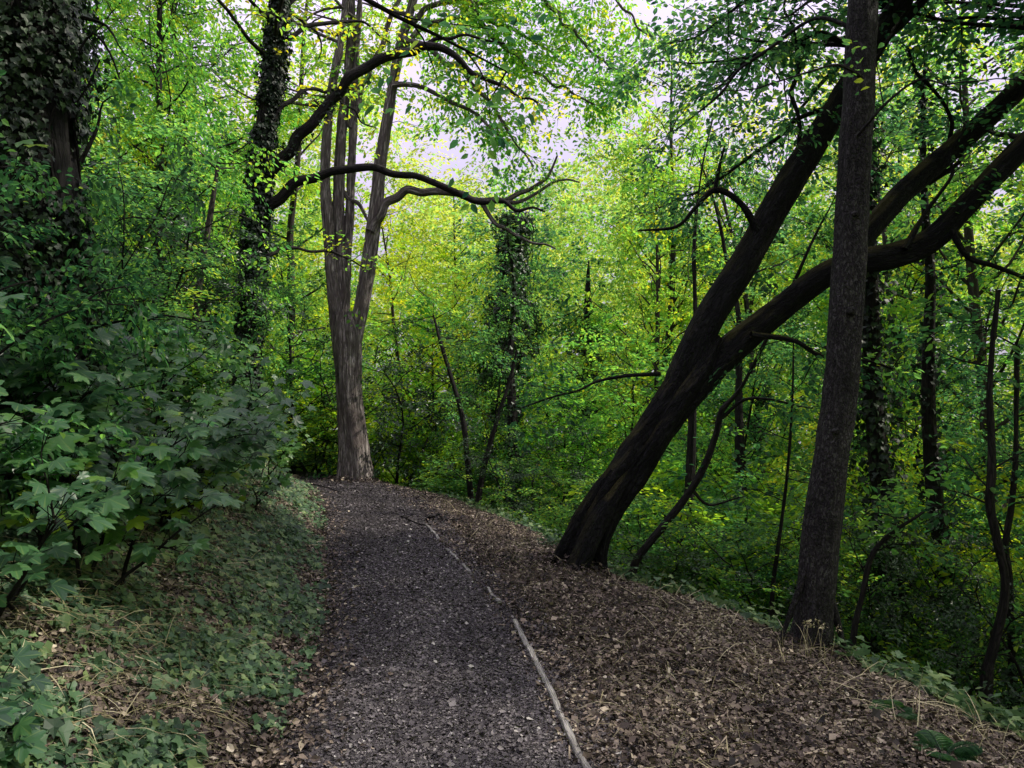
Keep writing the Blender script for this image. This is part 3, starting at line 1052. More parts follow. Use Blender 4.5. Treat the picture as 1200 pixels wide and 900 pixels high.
def ring(n, a0, a1, r0, r1, top, size, gapfun=None, thr=0.0, nl=16):
    a = rng.uniform(a0, a1, n)
    r = np.sqrt(rng.uniform(r0 ** 2, r1 ** 2, n))
    x, y = np.sin(a) * r, np.cos(a) * r
    zg = terrain(x, y)
    zt = top + 2.5 * fbm(np.stack([a * 5, 0 * a, 0 * a], -1), 71)
    z = zg + (np.maximum(zt - zg, 2)) * rng.random(n) ** .9
    p = np.stack([x, y, z], -1)
    den = fbm(p * .42, 72) + .3 * fbm(p * 1.3, 73)
    k = den > thr
    if gapfun is not None:
        k &= rng.random(n) < gapfun(p)
    p = p[k]
    m = len(p)
    d = rng.normal(0, 1, (m, 3))
    d[:, 2] *= .3
    tint = .5 + .5 * fbm(p * .25, 74)
    sprays(L, rng, p, nrmz(d), 1.1 * rng.uniform(.6, 1.2, m), nl, size, tint, DIAM, droop=.3)


def gaps(p):
    px, py = proj(p)
    g = np.ones(len(p))
    for cx, cy, rx, ry, k in ((585, 110, 130, 110, .88), (850, 150, 90, 140, .85), (1150, 120, 90, 120, .7), (1160, 400, 60, 60, .6), (425, 240, 40, 90, .9), (700, 0, 60, 60, .9), (180, 80, 60, 50, .8)):
        d = ((px - cx) / rx) ** 2 + ((py - cy) / ry) ** 2
        g = np.minimum(g, 1 - k * (1 - sstep(.6, 1.4, d)))
    return g


ring(30000, -.8, .8, 25, 42, 13.5, .17, gaps, -.26, 26)
ring(16000, -.85, .85, 42, 60, 11.5, .26, gaps, -.5, 20)
ring(7000, .8, 2 * PI - .8, 14, 28, 12, .36, None, -.3, 12)  # unseen leaves at the sides and rear, added to block light from behind
m = 5400  # unseen leaf hood above and behind the viewer, added to darken the foreground
p = np.stack([rng.uniform(-12, 12, m), rng.uniform(-14, 1.5, m), rng.uniform(3.2, 11, m)], -1)
p = np.concatenate([p, np.stack([rng.uniform(9, 17, 1700), rng.uniform(1, 9.5, 1700), rng.uniform(-3, 14, 1700)], -1)])  # unseen leaf mass out of frame, added to shade slope and right edge
p = p[(p[:, 1] < 1.5) | (p[:, 0] > p[:, 1] * .95 + 1.5)]
den = fbm(p * .5, 75) + .5 * np.clip(np.abs(p[:, 0] - .4) / 3 - 1, -1, 1)
p = p[(den > .12) & (p[:, 2] > terrain(p[:, 0], p[:, 1]) + .8)]
d = rng.normal(0, 1, (len(p), 3))
d[:, 2] *= .3
sprays(L, rng, p, nrmz(d), 1.0, 14, .2, .45, DIAM, droop=.3)
o = L.build('woodland', M['leaf_far'])
tag(o, 'distant green woodland filling the gaps behind the nearer trees, plus unseen foliage added for shade', 'woodland', kind='stuff')


# ------------------------------------------------------------------ the trees that stand by the path
def px_path(rows, Y):
    """rows of (column, row, width in photo, [distance]) -> points and radii"""
    pts, rad = [], []
    for r in rows:
        d = r[3] if len(r) > 3 else Y
        pts.append(P(r[0], r[1], d))
        rad.append(r[2] / 2 / F * d)
    return np.array(pts), np.array(rad)


def ivy_on(L, surf, n, rng, size, depth, tint=.4, lo=0, hi=1.0, dens=None):
    V, R = surf
    nr, ns = V.shape[:2]
    i = (rng.uniform(lo, hi, n) * (nr - 1)).astype(int)
    j = rng.integers(0, ns, n)
    p, r = V[i, j], R[i, j]
    nz = fbm(p * 2.1, 81)
    k = nz > (-.25 if dens is None else dens)
    p, r, nz = p[k], r[k], nz[k]
    m = len(p)
    off = rng.random(m) ** 1.3 * depth * np.clip(1 + 1.1 * nz + 1.3 * fbm(p * .8, 83), .15, 3)
    ax = np.array([0, 0, -1.0]) + r * .35 + rng.normal(0, .4, (m, 3))
    L.add(p + r * off[:, None] + rng.normal(0, .02, (m, 3)), ax, r + np.array([0, 0, .35]) + rng.normal(0, .4, (m, 3)),
          size * rng.uniform(.6, 1.3, m), np.clip(rng.normal(tint, .25, m), 0, 1), IVY)


def off_obj(builder, name, mat, root):
    return builder.build(name, mat, root, offset=root.location)


def vines(root, surf, count, rng, lo, hi, r=.014):
    V, R = surf
    nr, ns = V.shape[:2]
    for c in range(count):
        i = np.linspace(lo * (nr - 1), hi * (nr - 1), 16).astype(int)
        j = (rng.uniform(0, ns) + np.cumsum(rng.normal(0, ns * .035, 16))).astype(int) % ns
        p = V[i, j] + R[i, j] * r * .4
        Wv = Wood()
        Wv.tube(p, np.linspace(r, r * .4, 16) * rng.uniform(.7, 1.3), 6, .12, bump=.002, seed=c)
        Wv.build('vine_stem', M['bark_dark'], root, offset=root.location)


# --- leaning forked tree
rng = np.random.default_rng(21)
D = 7.7
foot = P(682, 655, D)
t = thing('leaning_tree', 'big black leaning tree forking into heavy limbs right of the path', 'tree', foot)
Wd = Wood()
pts, rad = px_path([(660, 700, 60), (678, 660, 56), (699, 612, 53), (744, 540, 51), (791, 468, 54), (822, 424, 52), (840, 395, 30)], D)
Wd.tube(pts, rad * .80, 88, .026, bump=.018, flute=.12, flare=.2, seed=4, flare_h=.28)
# buttress roots
for rows in ([(648, 668, 14), (664, 636, 20), (690, 590, 22), (716, 550, 12)], [(652, 700, 18, 7.4), (676, 664, 30, 7.45), (704, 605, 30, 7.5), (738, 550, 18, 7.6)], [(708, 680, 16, 7.6), (703, 650, 22, 7.6), (718, 600, 24, 7.6), (754, 545, 14, 7.6)]):
    p_, r_ = px_path(rows, 7.6)
    Wd.tube(p_, r_ * .8, 24, .05, bump=.008, flute=.06, seed=9)
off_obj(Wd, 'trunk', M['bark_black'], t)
WA, WB, WC = Wood(), Wood(), Wood()
pa, ra = px_path([(772, 505, 30), (800, 440, 40), (832, 372, 39), (869, 312, 38), (908, 243, 37), (941, 188, 35), (985, 118, 32), (1030, 45, 30), (1068, -20, 27), (1130, -150, 22), (1180, -300, 16)], D)
WA.tube(pa, ra * .88, 44, .04, bump=.007, flute=.06, seed=5)
pb, rb = px_path([(776, 506, 28), (816, 452, 39), (858, 408, 38), (911, 365, 33), (961, 326, 32, 7.6), (1005, 307, 32, 7.5), (1045, 301, 32, 7.45), (1090, 283, 30, 7.4), (1125, 249, 28, 7.3), (1160, 212, 28, 7.2), (1197, 174, 27, 7.1), (1290, 80, 22, 6.9), (1400, -60, 16, 6.6)], D)
WB.tube(pb, rb * .88, 44, .04, bump=.007, flute=.07, seed=6)
pc, rc = px_path([(985, 313, 20, 7.6), (1006, 284, 27, 7.65), (1032, 254, 26, 7.7), (1061, 223, 26, 7.8), (1110, 180, 26), (1160, 137, 26), (1200, 98, 26), (1290, 10, 22), (1380, -120, 16)], 7.9)
WC.tube(pc, rc * .9, 40, .04, bump=.007, flute=.06, seed=7)
LA = Leaves()
# dead twigs and small side branches
def side(Wd, rows, Y, sides=6, seed=0):
    p_, r_ = px_path(rows, Y)
    # a little irregularity
    r5 = np.random.default_rng(seed + 5)
    seg = np.linalg.norm(np.diff(p_, axis=0), axis=1)
    q_, w_ = [p_[0]], [r_[0]]
    for i_ in range(len(seg)):
        m_ = max(1, int(seg[i_] / .22))
        for k_ in range(1, m_ + 1):
            f_ = k_ / m_
            q_.append(p_[i_] * (1 - f_) + p_[i_ + 1] * f_ + r5.normal(0, .03 if k_ < m_ else .02, 3) * min(1, seg[i_] * 2))
            w_.append(r_[i_] * (1 - f_) + r_[i_ + 1] * f_)
    p_, r_ = np.array(q_), np.array(w_)
    Wd.tube(p_, r_, sides, .06, bump=.002, seed=seed)
    return p_


side(WA, [(888, 270, 10), (868, 238, 7), (838, 222, 8), (815, 245, 5), (790, 264, 4), (750, 270, 2)], 7.6)
side(WA, [(838, 222, 5), (842, 200, 4), (850, 170, 2)], 7.6, 5, 2)
side(WA, [(930, 205, 7), (938, 170, 6), (930, 110, 5), (934, 60, 4), (920, 10, 3), (930, -40, 2)], 7.8, 6, 3)
s1 = side(WA, [(774, 438, 6), (735, 438, 4.5), (700, 446, 3.5), (650, 468, 2.5), (610, 480, 1.5)], 7.7, 6, 4)
s2 = side(WB, [(1115, 270, 9), (1135, 300, 7), (1165, 312, 6), (1200, 326, 5), (1260, 350, 3)], 7.2, 6, 5)
s3 = side(WB, [(1060, 292, 8), (1085, 252, 5), (1115, 205, 4), (1130, 150, 3)], 7.3, 6, 6)
s4 = side(WB, [(880, 392, 8), (930, 400, 5), (980, 420, 4), (1050, 430, 2)], 7.5, 6, 7)
s5 = side(WC, [(1088, 215, 7), (1120, 190, 5), (1105, 120, 4), (1060, 60, 3)], 7.9, 6, 8)
s6 = side(WA, [(1040, 40, 14), (1062, 18, 12), (1100, -10, 9), (1150, -60, 6)], 7.7, 6, 9)
s7 = side(WA, [(1022, 65, 9), (960, 40, 6), (890, 62, 4), (815, 115, 2)], 7.9, 6, 10)
s8 = side(WA, [(990, 125, 8), (930, 140, 5), (872, 190, 4), (815, 225, 2)], 8.1, 6, 11)
s9 = side(WA, [(1050, 10, 9), (950, -20, 6), (870, 5, 4), (780, 55, 2)], 8.3, 6, 12)
for s in (s7, s8, s9):
    limb_foliage(rng, WA, LA, s, .012, .062, OVAL, per_m=8, sub_len=(.5, 1.3), spacing=.17, spray_len=.45, nl=22, tint=.5, t0=.12)
for s, tn in ((s1, .55), (s2, .35), (s3, .6), (s4, .45), (s5, .6)):
    limb_foliage(rng, WB, LA, s, .015, .07, OVAL, per_m=5.0, sub_len=(.3, .75), spacing=.2, spray_len=.4, nl=16, tint=tn, t0=.15)
# crown above the frame
for pts_, lo in ((pa, .66), (pb, .84), (pc, .80)):
    for k in range(20):
        p0, d0 = at_t(pts_, np.array([rng.uniform(lo, 1)]))
        dv = d0[0] * .5 + np.array([rng.normal(0, 1), rng.normal(0, 1), rng.uniform(.15, .9)])
        lb = grow(rng, p0[0], dv, rng.uniform(1.6, 3.4), 6, .16, .03)
        WC.tube(lb, np.linspace(.035, .006, len(lb)), 5, .3)
        limb_foliage(rng, WC, LA, lb, .03, .085, OVAL, per_m=2.8, sub_len=(.5, 1.2), spacing=.26, spray_len=.55, nl=28, tint=.45)
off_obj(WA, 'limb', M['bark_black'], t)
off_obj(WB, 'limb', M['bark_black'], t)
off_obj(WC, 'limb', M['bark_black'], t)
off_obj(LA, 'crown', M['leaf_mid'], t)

# --- straight mottled tree at the right
rng = np.random.default_rng(22)
D = 5.5
t = thing('woodland_tree', 'straight tree with mottled grey bark standing in front of the leaning limbs', 'tree', P(958, 730, D))
Wd = Wood()
pts, rad = px_path([(948, 770, 48), (954, 722, 45), (960, 650, 44.5), (971, 560, 43), (986, 440, 40), (994, 313, 39), (1001, 207, 37), (1007, 90, 36), (1012, -40, 34), (1022, -300, 28), (1030, -520, 19)], D)
tp, tr_ = Wd.tube(pts, rad * .94, 48, .035, bump=.006, flute=.035, flare=.12, seed=14, flare_h=.14)
for rows in ([(914, 752, 9), (925, 722, 11), (935, 695, 11), (950, 650, 6)], [(990, 760, 10), (980, 725, 14), (972, 690, 12), (966, 640, 6)], [(946, 775, 12, 5.3), (950, 735, 18, 5.36), (956, 695, 14, 5.42), (961, 640, 6, 5.46)]):
    p_, r_ = px_path(rows, 5.45)
    Wd.tube(p_, r_ * .58, 20, .04, bump=.005, flute=.06, seed=15)
# healed branch scars
for px_, py_, w_ in ((998, 364, 11), (980, 505, 9), (1003, 250, 8)):
    c_ = P(px_, py_, 5.5 - .125)
    p_ = np.array([c_ + [0, .05, -.01], c_, c_ + [0.004, -.012, .004], c_ + [.006, -.018, .006]])
    Wd.tube(p_, np.array([w_, w_, w_ * .62, w_ * .2]) / 2 / F * 5.5, 14, .006, bump=.003, seed=16)
off_obj(Wd, 'trunk', M['bark_right'], t)
Wl, LA = Wood(), Leaves()
for k in range(30):
    p0, d0 = at_t(pts, np.array([rng.uniform(.78, 1)]))
    a = rng.uniform(0, 2 * PI)
    dv = np.array([math.cos(a), math.sin(a), rng.uniform(.15, .8)])
    lb = grow(rng, p0[0], dv, rng.uniform(1.8, 3.8) * (.6 if dv[0] < 0 else 1), 6, .15, .02)
    Wl.tube(lb, np.linspace(.035, .006, len(lb)), 5, .3)
    limb_foliage(rng, Wl, LA, lb, .03, .08, OVAL, per_m=2.8, sub_len=(.5, 1.2), spacing=.26, spray_len=.55, nl=28, tint=.45)
# sprays hanging into view across the trunk
for rows in ([(1010, 90, 5, 5.3), (985, 75, 4, 5.2), (950, 85, 3, 5.1), (905, 100, 2, 5.0)], [(1004, 160, 5, 5.3), (1040, 120, 4, 5.1), (1075, 95, 3, 5.0), (1110, 100, 2, 4.9)], [(1012, 40, 6, 5.6), (960, 20, 5, 5.8), (900, 60, 4, 6.0), (840, 110, 3, 6.2), (790, 150, 2, 6.3)]):
    s = side(Wl, rows, D, 5, 3)
    limb_foliage(rng, Wl, LA, s, .012, .055, OVAL, per_m=4, sub_len=(.25, .6), spacing=.18, spray_len=.32, nl=16, tint=.5, t0=.1)
off_obj(Wl, 'limb', M['bark_right'], t)
off_obj(LA, 'crown', M['leaf_mid'], t)

# --- twin-stemmed tree at the bend
rng = np.random.default_rng(23)
D = 15.4
t = thing('twin_stemmed_tree', 'tall pale-barked tree with twin stems standing at the bend of the path', 'tree', P(415, 562, D))
Wd = Wood()
pts, rad = px_path([(419, 585, 50), (417, 562, 43), (415, 530, 38), (409, 460, 34), (408, 415, 37), (407, 388, 36), (406, 366, 24)], D)
Wd.tube(pts, rad * .84, 56, .06, bump=.014, flute=.08, flare=.75, seed=31, flare_h=.5)
off_obj(Wd, 'trunk', M['bark_twin'], t)
WL = []
stems = ([(400, 430, 18), (391, 350, 16), (384, 260, 13.5), (381, 200, 13), (388, 110, 11), (402, 30, 9), (412, -80, 8), (420, -250, 5)],
         [(405, 430, 20), (399, 340, 18), (397, 250, 15), (400, 160, 13), (408, 80, 11), (412, 0, 9), (405, -120, 7), (395, -260, 4)],
         [(410, 430, 21), (424, 355, 20), (434, 290, 19), (442, 235, 18), (445, 200, 16), (455, 130, 14), (468, 60, 12), (484, 0, 10), (500, -80, 8), (515, -220, 5)],
         [(404, 420, 13), (406, 330, 11), (410, 250, 11), (413, 170, 10), (416, 90, 8), (422, 0, 6), (430, -120, 4)])
sp = []
for k, rows in enumerate(stems):
    Wl = Wood()
    p_, r_ = px_path(rows, D + (.1, .3, 0, .35)[k])
    Wl.tube(p_, r_ * .86, 28, .08, bump=.010, flute=.06, seed=33 + k)
    sp.append(p_)
    WL.append(Wl)
LA = Leaves()
b1 = side(WL[2], [(434, 272, 13), (452, 238, 11), (478, 223, 10), (530, 226, 9), (566, 236, 8), (592, 236, 7), (622, 222, 5), (642, 206, 4), (654, 182, 2)], D - .1, 8, 41)
side(WL[2], [(592, 236, 6), (620, 232, 4), (650, 214, 3), (680, 212, 2)], D - .1, 6, 42)
side(WL[2], [(565, 238, 6), (580, 262, 5), (602, 275, 4), (625, 284, 3), (650, 291, 2)], D - .1, 6, 43)
b2 = side(WL[2], [(478, 28, 9), (500, 10, 7), (530, 2, 6), (575, 4, 5), (630, -10, 3)], D, 6, 44)
b3 = side(WL[2], [(466, 70, 8), (490, 35, 7), (520, 22, 6), (560, 20, 4), (610, 40, 3), (650, 60, 2)], D, 6, 45)
b4 = side(WL[1], [(411, 150, 8), (425, 100, 7), (452, 40, 6), (468, 0, 5), (480, -50, 4)], D + .3, 6, 46)
b5 = side(WL[0], [(388, 250, 8), (400, 225, 7), (420, 240, 5), (430, 260, 3)], D + .3, 6, 47)
b6 = side(WL[2], [(500, -75, 9), (560, 20, 6), (625, 85, 4), (695, 125, 2)], D - .2, 6, 48)
b7 = side(WL[2], [(472, 45, 8), (535, 75, 6), (585, 135, 4), (625, 195, 2)], D - .3, 6, 49)
b9 = side(WL[2], [(460, 100, 7), (505, 105, 5), (550, 130, 4), (590, 165, 2)], D - .2, 6, 51)
b10 = side(WL[2], [(515, -160, 8), (600, -90, 6), (690, -30, 4), (760, 40, 2)], D - .5, 6, 52)
b8 = side(WL[2], [(505, -110, 9), (600, -40, 6), (660, 25, 4), (735, 95, 2)], D - .4, 6, 50)
for s, tn, pm in ((b2, .75, 3.2), (b3, .7, 3), (b4, .7, 2.5), (b6, .55, 3.4), (b7, .5, 3), (b8, .6, 3.4), (b9, .5, 3), (b10, .55, 3.4)):
    limb_foliage(rng, WL[2], LA, s, .02, .10, OVAL, per_m=pm * 2.0, sub_len=(.6, 1.7), spacing=.22, spray_len=.55, nl=22, tint=tn, t0=.12)
for k, p_ in enumerate(sp):
    for j in range(13):
        p0, d0 = at_t(p_, np.array([rng.uniform(.5, 1)]))
        a = rng.uniform(0, 2 * PI)
        dv = np.array([math.cos(a), math.sin(a), rng.uniform(.1, .9)])
        if dv[0] > .1 and p0[0][2] < 11:
            continue
        lb = grow(rng, p0[0], dv, rng.uniform(1.6, 3.4), 6, .15, .0)
        WL[k].tube(lb, np.linspace(.04, .006, len(lb)), 5, .4)
        limb_foliage(rng, WL[k], LA, lb, .03, .11, OVAL, per_m=1.6, sub_len=(.5, 1.2), spacing=.34, spray_len=.6, nl=12, tint=.62)
for Wl in WL:
    off_obj(Wl, 'limb', M['bark_twin'], t)
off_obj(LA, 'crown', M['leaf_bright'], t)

# --- ivy-clad tree on the bank, with the two long arching branches
rng = np.random.default_rng(24)
D = 12.0
t = thing('ivy_clad_tree', 'ivy-clad tree on the left bank with two long dark branches arching right', 'tree', P(288, 500, D))
Wd = Wood()
pts, rad = px_path([(286, 560, 34), (289, 480, 27), (292, 400, 23), (296, 320, 23), (302, 235, 25), (309, 160, 19), (319, 90, 16), (326, 20, 16), (331, -60, 15), (340, -250, 16), (350, -480, 8)], D)
Wd.tube(pts, rad, 40, .06, bump=.010, flute=.05, flare=.3, seed=51)
off_obj(Wd, 'trunk', M['bark_dark'], t)
LI = Leaves()
ivy_on(LI, Wd.surf[0], 17000, rng, .062, .075, .4, .06, .75, -.4)
Wl, LA = Wood(), Leaves()
b1 = side(Wl, [(310, 210, 15), (340, 176, 14), (374, 131, 12), (410, 90, 12), (450, 69, 11), (496, 53, 10), (528, 60, 8), (552, 84, 6), (592, 104, 4), (640, 128, 2)], D, 10, 52)
b2 = side(Wl, [(312, 242, 14), (348, 214, 12), (388, 201, 10), (440, 196, 9), (490, 206, 8), (532, 224, 8), (560, 234, 7), (592, 238, 5), (640, 250, 2)], D, 10, 53)
side(Wl, [(498, 53, 6), (512, 46, 5), (545, 44, 4), (590, 50, 2)], D, 6, 54)
c1 = side(Wl, [(303, 305, 5, 11.8), (345, 292, 4, 12.2), (385, 296, 3, 12.8), (425, 312, 1.5, 13.4)], 12, 6, 55)
c2 = side(Wl, [(316, 150, 6, 11.9), (352, 105, 5, 12.2), (392, 110, 3.5, 12.8), (440, 150, 1.5, 13.2)], 12, 6, 56)
c3 = side(Wl, [(322, 60, 6, 11.9), (362, 30, 5, 12.2), (410, 25, 3.5, 12.6), (460, 50, 1.5, 13)], 12, 6, 57)
for s, tn, pm, t0 in ((c1, .6, 3.5, .2), (c2, .7, 3.5, .25), (c3, .75, 3.5, .25), (b1, .7, 2.2, .45), (b1, .8, 1.6, .2)):
    limb_foliage(rng, Wl, LA, s, .02, .085, OVAL, per_m=pm, sub_len=(.4, .9), spacing=.3, spray_len=.45, nl=11, tint=tn, t0=t0)
ivy_on(LI, Wl.surf[0], 260, rng, .055, .05, .45, 0, .4)
for j in range(22):
    p0, d0 = at_t(pts, np.array([rng.uniform(.62, 1)]))
    a = rng.uniform(0, 2 * PI)
    dv = np.array([math.cos(a), math.sin(a), rng.uniform(.0, .8)])
    lb = grow(rng, p0[0], dv, rng.uniform(1.6, 3.6), 6, .15, -.02)
    Wl.tube(lb, np.linspace(.04, .006, len(lb)), 5, .4)
    limb_foliage(rng, Wl, LA, lb, .03, .10, OVAL, per_m=1.8, sub_len=(.5, 1.2), spacing=.32, spray_len=.6, nl=13, tint=.6)
vines(t, Wd.surf[0], 4, rng, .02, .6, .012)
off_obj(Wl, 'limb', M['bark_dark'], t)
off_obj(LI, 'ivy', M['leaf_ivy'], t)
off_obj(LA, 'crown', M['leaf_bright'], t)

# --- huge dark trunk, upper left
rng = np.random.default_rng(25)
D = 4.6
t = thing('ivy_clad_tree', 'huge dark shaded trunk at the top left corner', 'tree', P(30, 545, D))
Wd = Wood()
pts, rad = px_path([(36, 620, 165), (33, 520, 142), (30, 400, 128), (26, 250, 120), (23, 100, 116), (20, -60, 112), (16, -300, 104), (12, -560, 90)], D)
Wd.tube(pts, rad, 56, .045, bump=.012, flute=.05, flare=.3, seed=61)
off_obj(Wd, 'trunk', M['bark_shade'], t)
LI = Leaves()
ivy_on(LI, Wd.surf[0], 22000, rng, .042, .11, .3, .05, .8, -.5)
Wl, LA = Wood(), Leaves()
for j in range(24):
    p0, d0 = at_t(pts, np.array([rng.uniform(.72, 1)]))
    a = rng.uniform(-PI, PI)
    dv = np.array([math.cos(a), math.sin(a), rng.uniform(.0, .6)])
    lb = grow(rng, p0[0], dv, rng.uniform(2.0, 4.6), 6, .15, .02)
    Wl.tube(lb, np.linspace(.05, .006, len(lb)), 5, .4)
    limb_foliage(rng, Wl, LA, lb, .03, .10, OVAL, per_m=2, sub_len=(.5, 1.2), spacing=.3, spray_len=.6, nl=13, tint=.4)
# bare scraggly twigs at its right edge
for rows in ([(92, 60, 4), (110, 40, 3), (130, 60, 2), (140, 90, 1)], [(95, 190, 4), (112, 150, 3), (122, 120, 2), (140, 110, 1)], [(90, 120, 3), (108, 100, 2), (118, 70, 1)], [(95, 20, 5), (125, 30, 3), (150, 65, 2), (175, 80, 1)]):
    side(Wl, rows, 4.4, 5, rows[0][1])
vines(t, Wd.surf[0], 6, rng, .02, .7, .016)
off_obj(Wl, 'limb', M['bark_shade'], t)
off_obj(LI, 'ivy', M['leaf_ivy'], t)
off_obj(LA, 'crown', M['leaf_mid'], t)


# --- ivy columns and slim trunks further back
def slim(name, label, rows, Y, bark, ivy=0, seed=0, crown=0, size=.09, tint=.5, leaf='leaf_mid', ivyd=.12, crown_lo=.35, sides=14, cl=(.5, 1.3), ivyhi=.95, cat='tree', pm=2.4, branches=()):
    rng = np.random.default_rng(seed + 300)
    pts, rad = px_path(rows, Y)
    foot = pts[0].copy()
    zg = terr1(foot[0], foot[1])
    if rad[-1] > .02:
        d_ = nrmz((pts[-1] - pts[-2])[None])[0] * .6 + np.array([0, 0, .6])
        g_ = grow(rng, pts[-1], d_, 3.4, 5, .08, .02)
        pts = np.concatenate([pts, g_[1:]])
        rad = np.concatenate([rad, np.linspace(rad[-1] * .85, .006, 5)])
    if foot[2] > zg - .1:       # carry the foot down to the ground
        pts = np.concatenate([[np.array([foot[0], foot[1], zg - .15])], pts])
        rad = np.concatenate([[rad[0] * 1.15], rad])
    t = thing(name, label, cat, (pts[0][0], pts[0][1], zg))
    Wd = Wood()
    Wd.tube(pts, rad, sides, .1, bump=min(.006, rad[0] * .1), flute=.04, flare=.25, seed=seed)
    LI, LA = Leaves(), Leaves()
    if ivy:
        ivy_on(LI, Wd.surf[0], ivy, rng, .075, ivyd, .4, 0, ivyhi, -.45)
    for bi, b in enumerate(branches):
        s = side(Wd, b, Y, 6, seed + bi)
        if crown:
            limb_foliage(rng, Wd, LA, s, .01, size, OVAL, per_m=pm, sub_len=(.25, .6), spacing=.22, spray_len=.38, nl=11, tint=tint, t0=.3)
    for j in range(crown):
        p0, d0 = at_t(pts, np.array([rng.uniform(crown_lo, 1)]))
        a = rng.uniform(-PI, PI)
        dv = np.array([math.cos(a), math.sin(a), rng.uniform(-.1, .5)])
        lb = grow(rng, p0[0], dv, rng.uniform(*cl), 5, .18, -.01)
        Wd.tube(lb, np.linspace(max(.008, rad[-1] * .6), .004, len(lb)), 5, .3)
        limb_foliage(rng, Wd, LA, lb, .012, size, OVAL, per_m=pm, sub_len=(.3, .7), spacing=.24, spray_len=.42, nl=12, tint=tint)
    off_obj(Wd, 'trunk', M[bark], t)
    if LI.n:
        off_obj(LI, 'ivy', M['leaf_dark' if Y > 15 else 'leaf_ivy'], t)
    if LA.n:
        off_obj(LA, 'crown', M[leaf], t)
    return t


slim('ivy_clad_tree', 'central ivy column rising dark in the middle of the picture', [(588, 640, 28), (590, 540, 24), (595, 440, 20), (598, 360, 13), (601, 290, 7), (604, 235, 1.2)], 19, 'bark_dark', ivy=36000, seed=1, ivyd=.5, crown=22, crown_lo=.35, cl=(.7, 1.8), size=.11, ivyhi=.97)
slim('ivy_clad_tree', 'blue-dark ivy mass on a trunk between the central ivy column and the bright tall tree', [(690, 560, 26), (692, 440, 22), (690, 380, 12), (689, 335, 6), (690, 305, 1.2)], 23, 'bark_dark', ivy=12000, seed=2, ivyd=.7, crown=12, crown_lo=.5, cl=(.8, 1.8), size=.11, ivyhi=.85)
slim('ivy_clad_tree', 'ivy-wrapped dim trunk just right of the mottled trunk', [(1052, 800, 30), (1050, 740, 28), (1040, 640, 24), (1030, 540, 22), (1022, 440, 20), (1020, 300, 16)], 9.5, 'bark_dark', ivy=3500, seed=3, ivyd=.16, crown=7, crown_lo=.45, cl=(.8, 1.8))
slim('slim_tree', 'dim leaning trunk between the ivy-wrapped trunk and the thin bent stem', [(1122, 800, 26), (1114, 740, 23), (1108, 660, 20), (1096, 590, 18), (1088, 480, 15), (1090, 330, 10)], 10, 'bark_dark', ivy=900, seed=4, crown=8, crown_lo=.5, cl=(.8, 1.8))
slim('sapling', 'thin bent stem near the right edge', [(1156, 800, 13), (1164, 760, 11), (1178, 690, 10), (1168, 630, 9), (1160, 590, 9), (1163, 545, 8), (1160, 450, 6), (1170, 340, 4)], 7.0, 'bark_dark', seed=5, crown=6, crown_lo=.6, cl=(.4, 1.0), sides=10)
slim('sapling', 'thinner upright stem at the right edge beside the bent one', [(1184, 700, 8), (1178, 640, 7), (1186, 590, 7), (1190, 530, 6), (1192, 400, 4)], 7.6, 'bark_dark', seed=6, crown=5, crown_lo=.6, cl=(.4, 1.0), sides=8)
slim('slim_tree', 'dark slim trunk standing below the leaning trunk', [(796, 700, 16), (800, 640, 14), (808, 570, 12), (812, 480, 9), (815, 400, 6)], 11, 'bark_dark', seed=7, crown=6, crown_lo=.5, cl=(.6, 1.4))
slim('sapling', 'leafy sapling leaning right under the leaning trunk with a kinked tip', [(742, 665, 10), (768, 628, 9), (800, 588, 9), (825, 548, 8), (840, 505, 7), (846, 480, 6), (868, 455, 4)], 8.8, 'bark_dark', seed=8, crown=4, crown_lo=.75, cl=(.3, .9), sides=8, branches=([(846, 490, 5), (868, 470, 4), (900, 468, 3), (950, 478, 1)], [(812, 575, 4), (830, 590, 3), (870, 585, 2)]))
slim('slim_tree', 'dark upright trunk seen between the leaning trunk and the mottled trunk', [(868, 680, 14), (870, 600, 12), (867, 530, 11), (866, 470, 9), (866, 380, 6)], 14, 'bark_dark', seed=9, crown=6, crown_lo=.6, cl=(.7, 1.6))
slim('sapling', 'wispy thin stem left of the mottled trunk', [(905, 700, 5), (912, 640, 4), (922, 560, 4), (928, 480, 3), (930, 400, 2)], 9, 'bark_dark', seed=10, crown=5, crown_lo=.4, cl=(.3, .8), sides=6)
slim('sapling', 'dark sapling leaning right at the lip of the slope beside the mottled trunk', [(1000, 750, 7), (1010, 700, 6), (1022, 650, 5), (1045, 625, 4), (1075, 605, 3), (1095, 590, 2)], 7.4, 'bark_dark', seed=11, crown=5, crown_lo=.5, cl=(.3, .8), sides=7)
slim('sapling', 'thin crooked stem left of the central ivy column', [(552, 590, 8), (548, 540, 7), (542, 490, 6), (528, 440, 5), (516, 400, 4), (508, 370, 2)], 14.5, 'bark_dark', seed=12, crown=5, crown_lo=.55, cl=(.5, 1.2), sides=7, tint=.6)
slim('sapling', 'slender stem leaning over the foot of the central ivy column', [(560, 590, 8), (568, 545, 7), (580, 500, 5), (596, 450, 4), (606, 410, 2)], 14.2, 'bark_dark', seed=13, crown=5, crown_lo=.5, cl=(.5, 1.1), sides=7)
slim('sapling', 'straight grey stem on the bank left of the ivy-clad trunk', [(226, 420, 9), (232, 350, 8), (240, 290, 7), (250, 230, 5), (256, 190, 3)], 9.5, 'bark_far', seed=14, crown=7, crown_lo=.5, cl=(.5, 1.2), sides=8, leaf='leaf_bright', tint=.5)
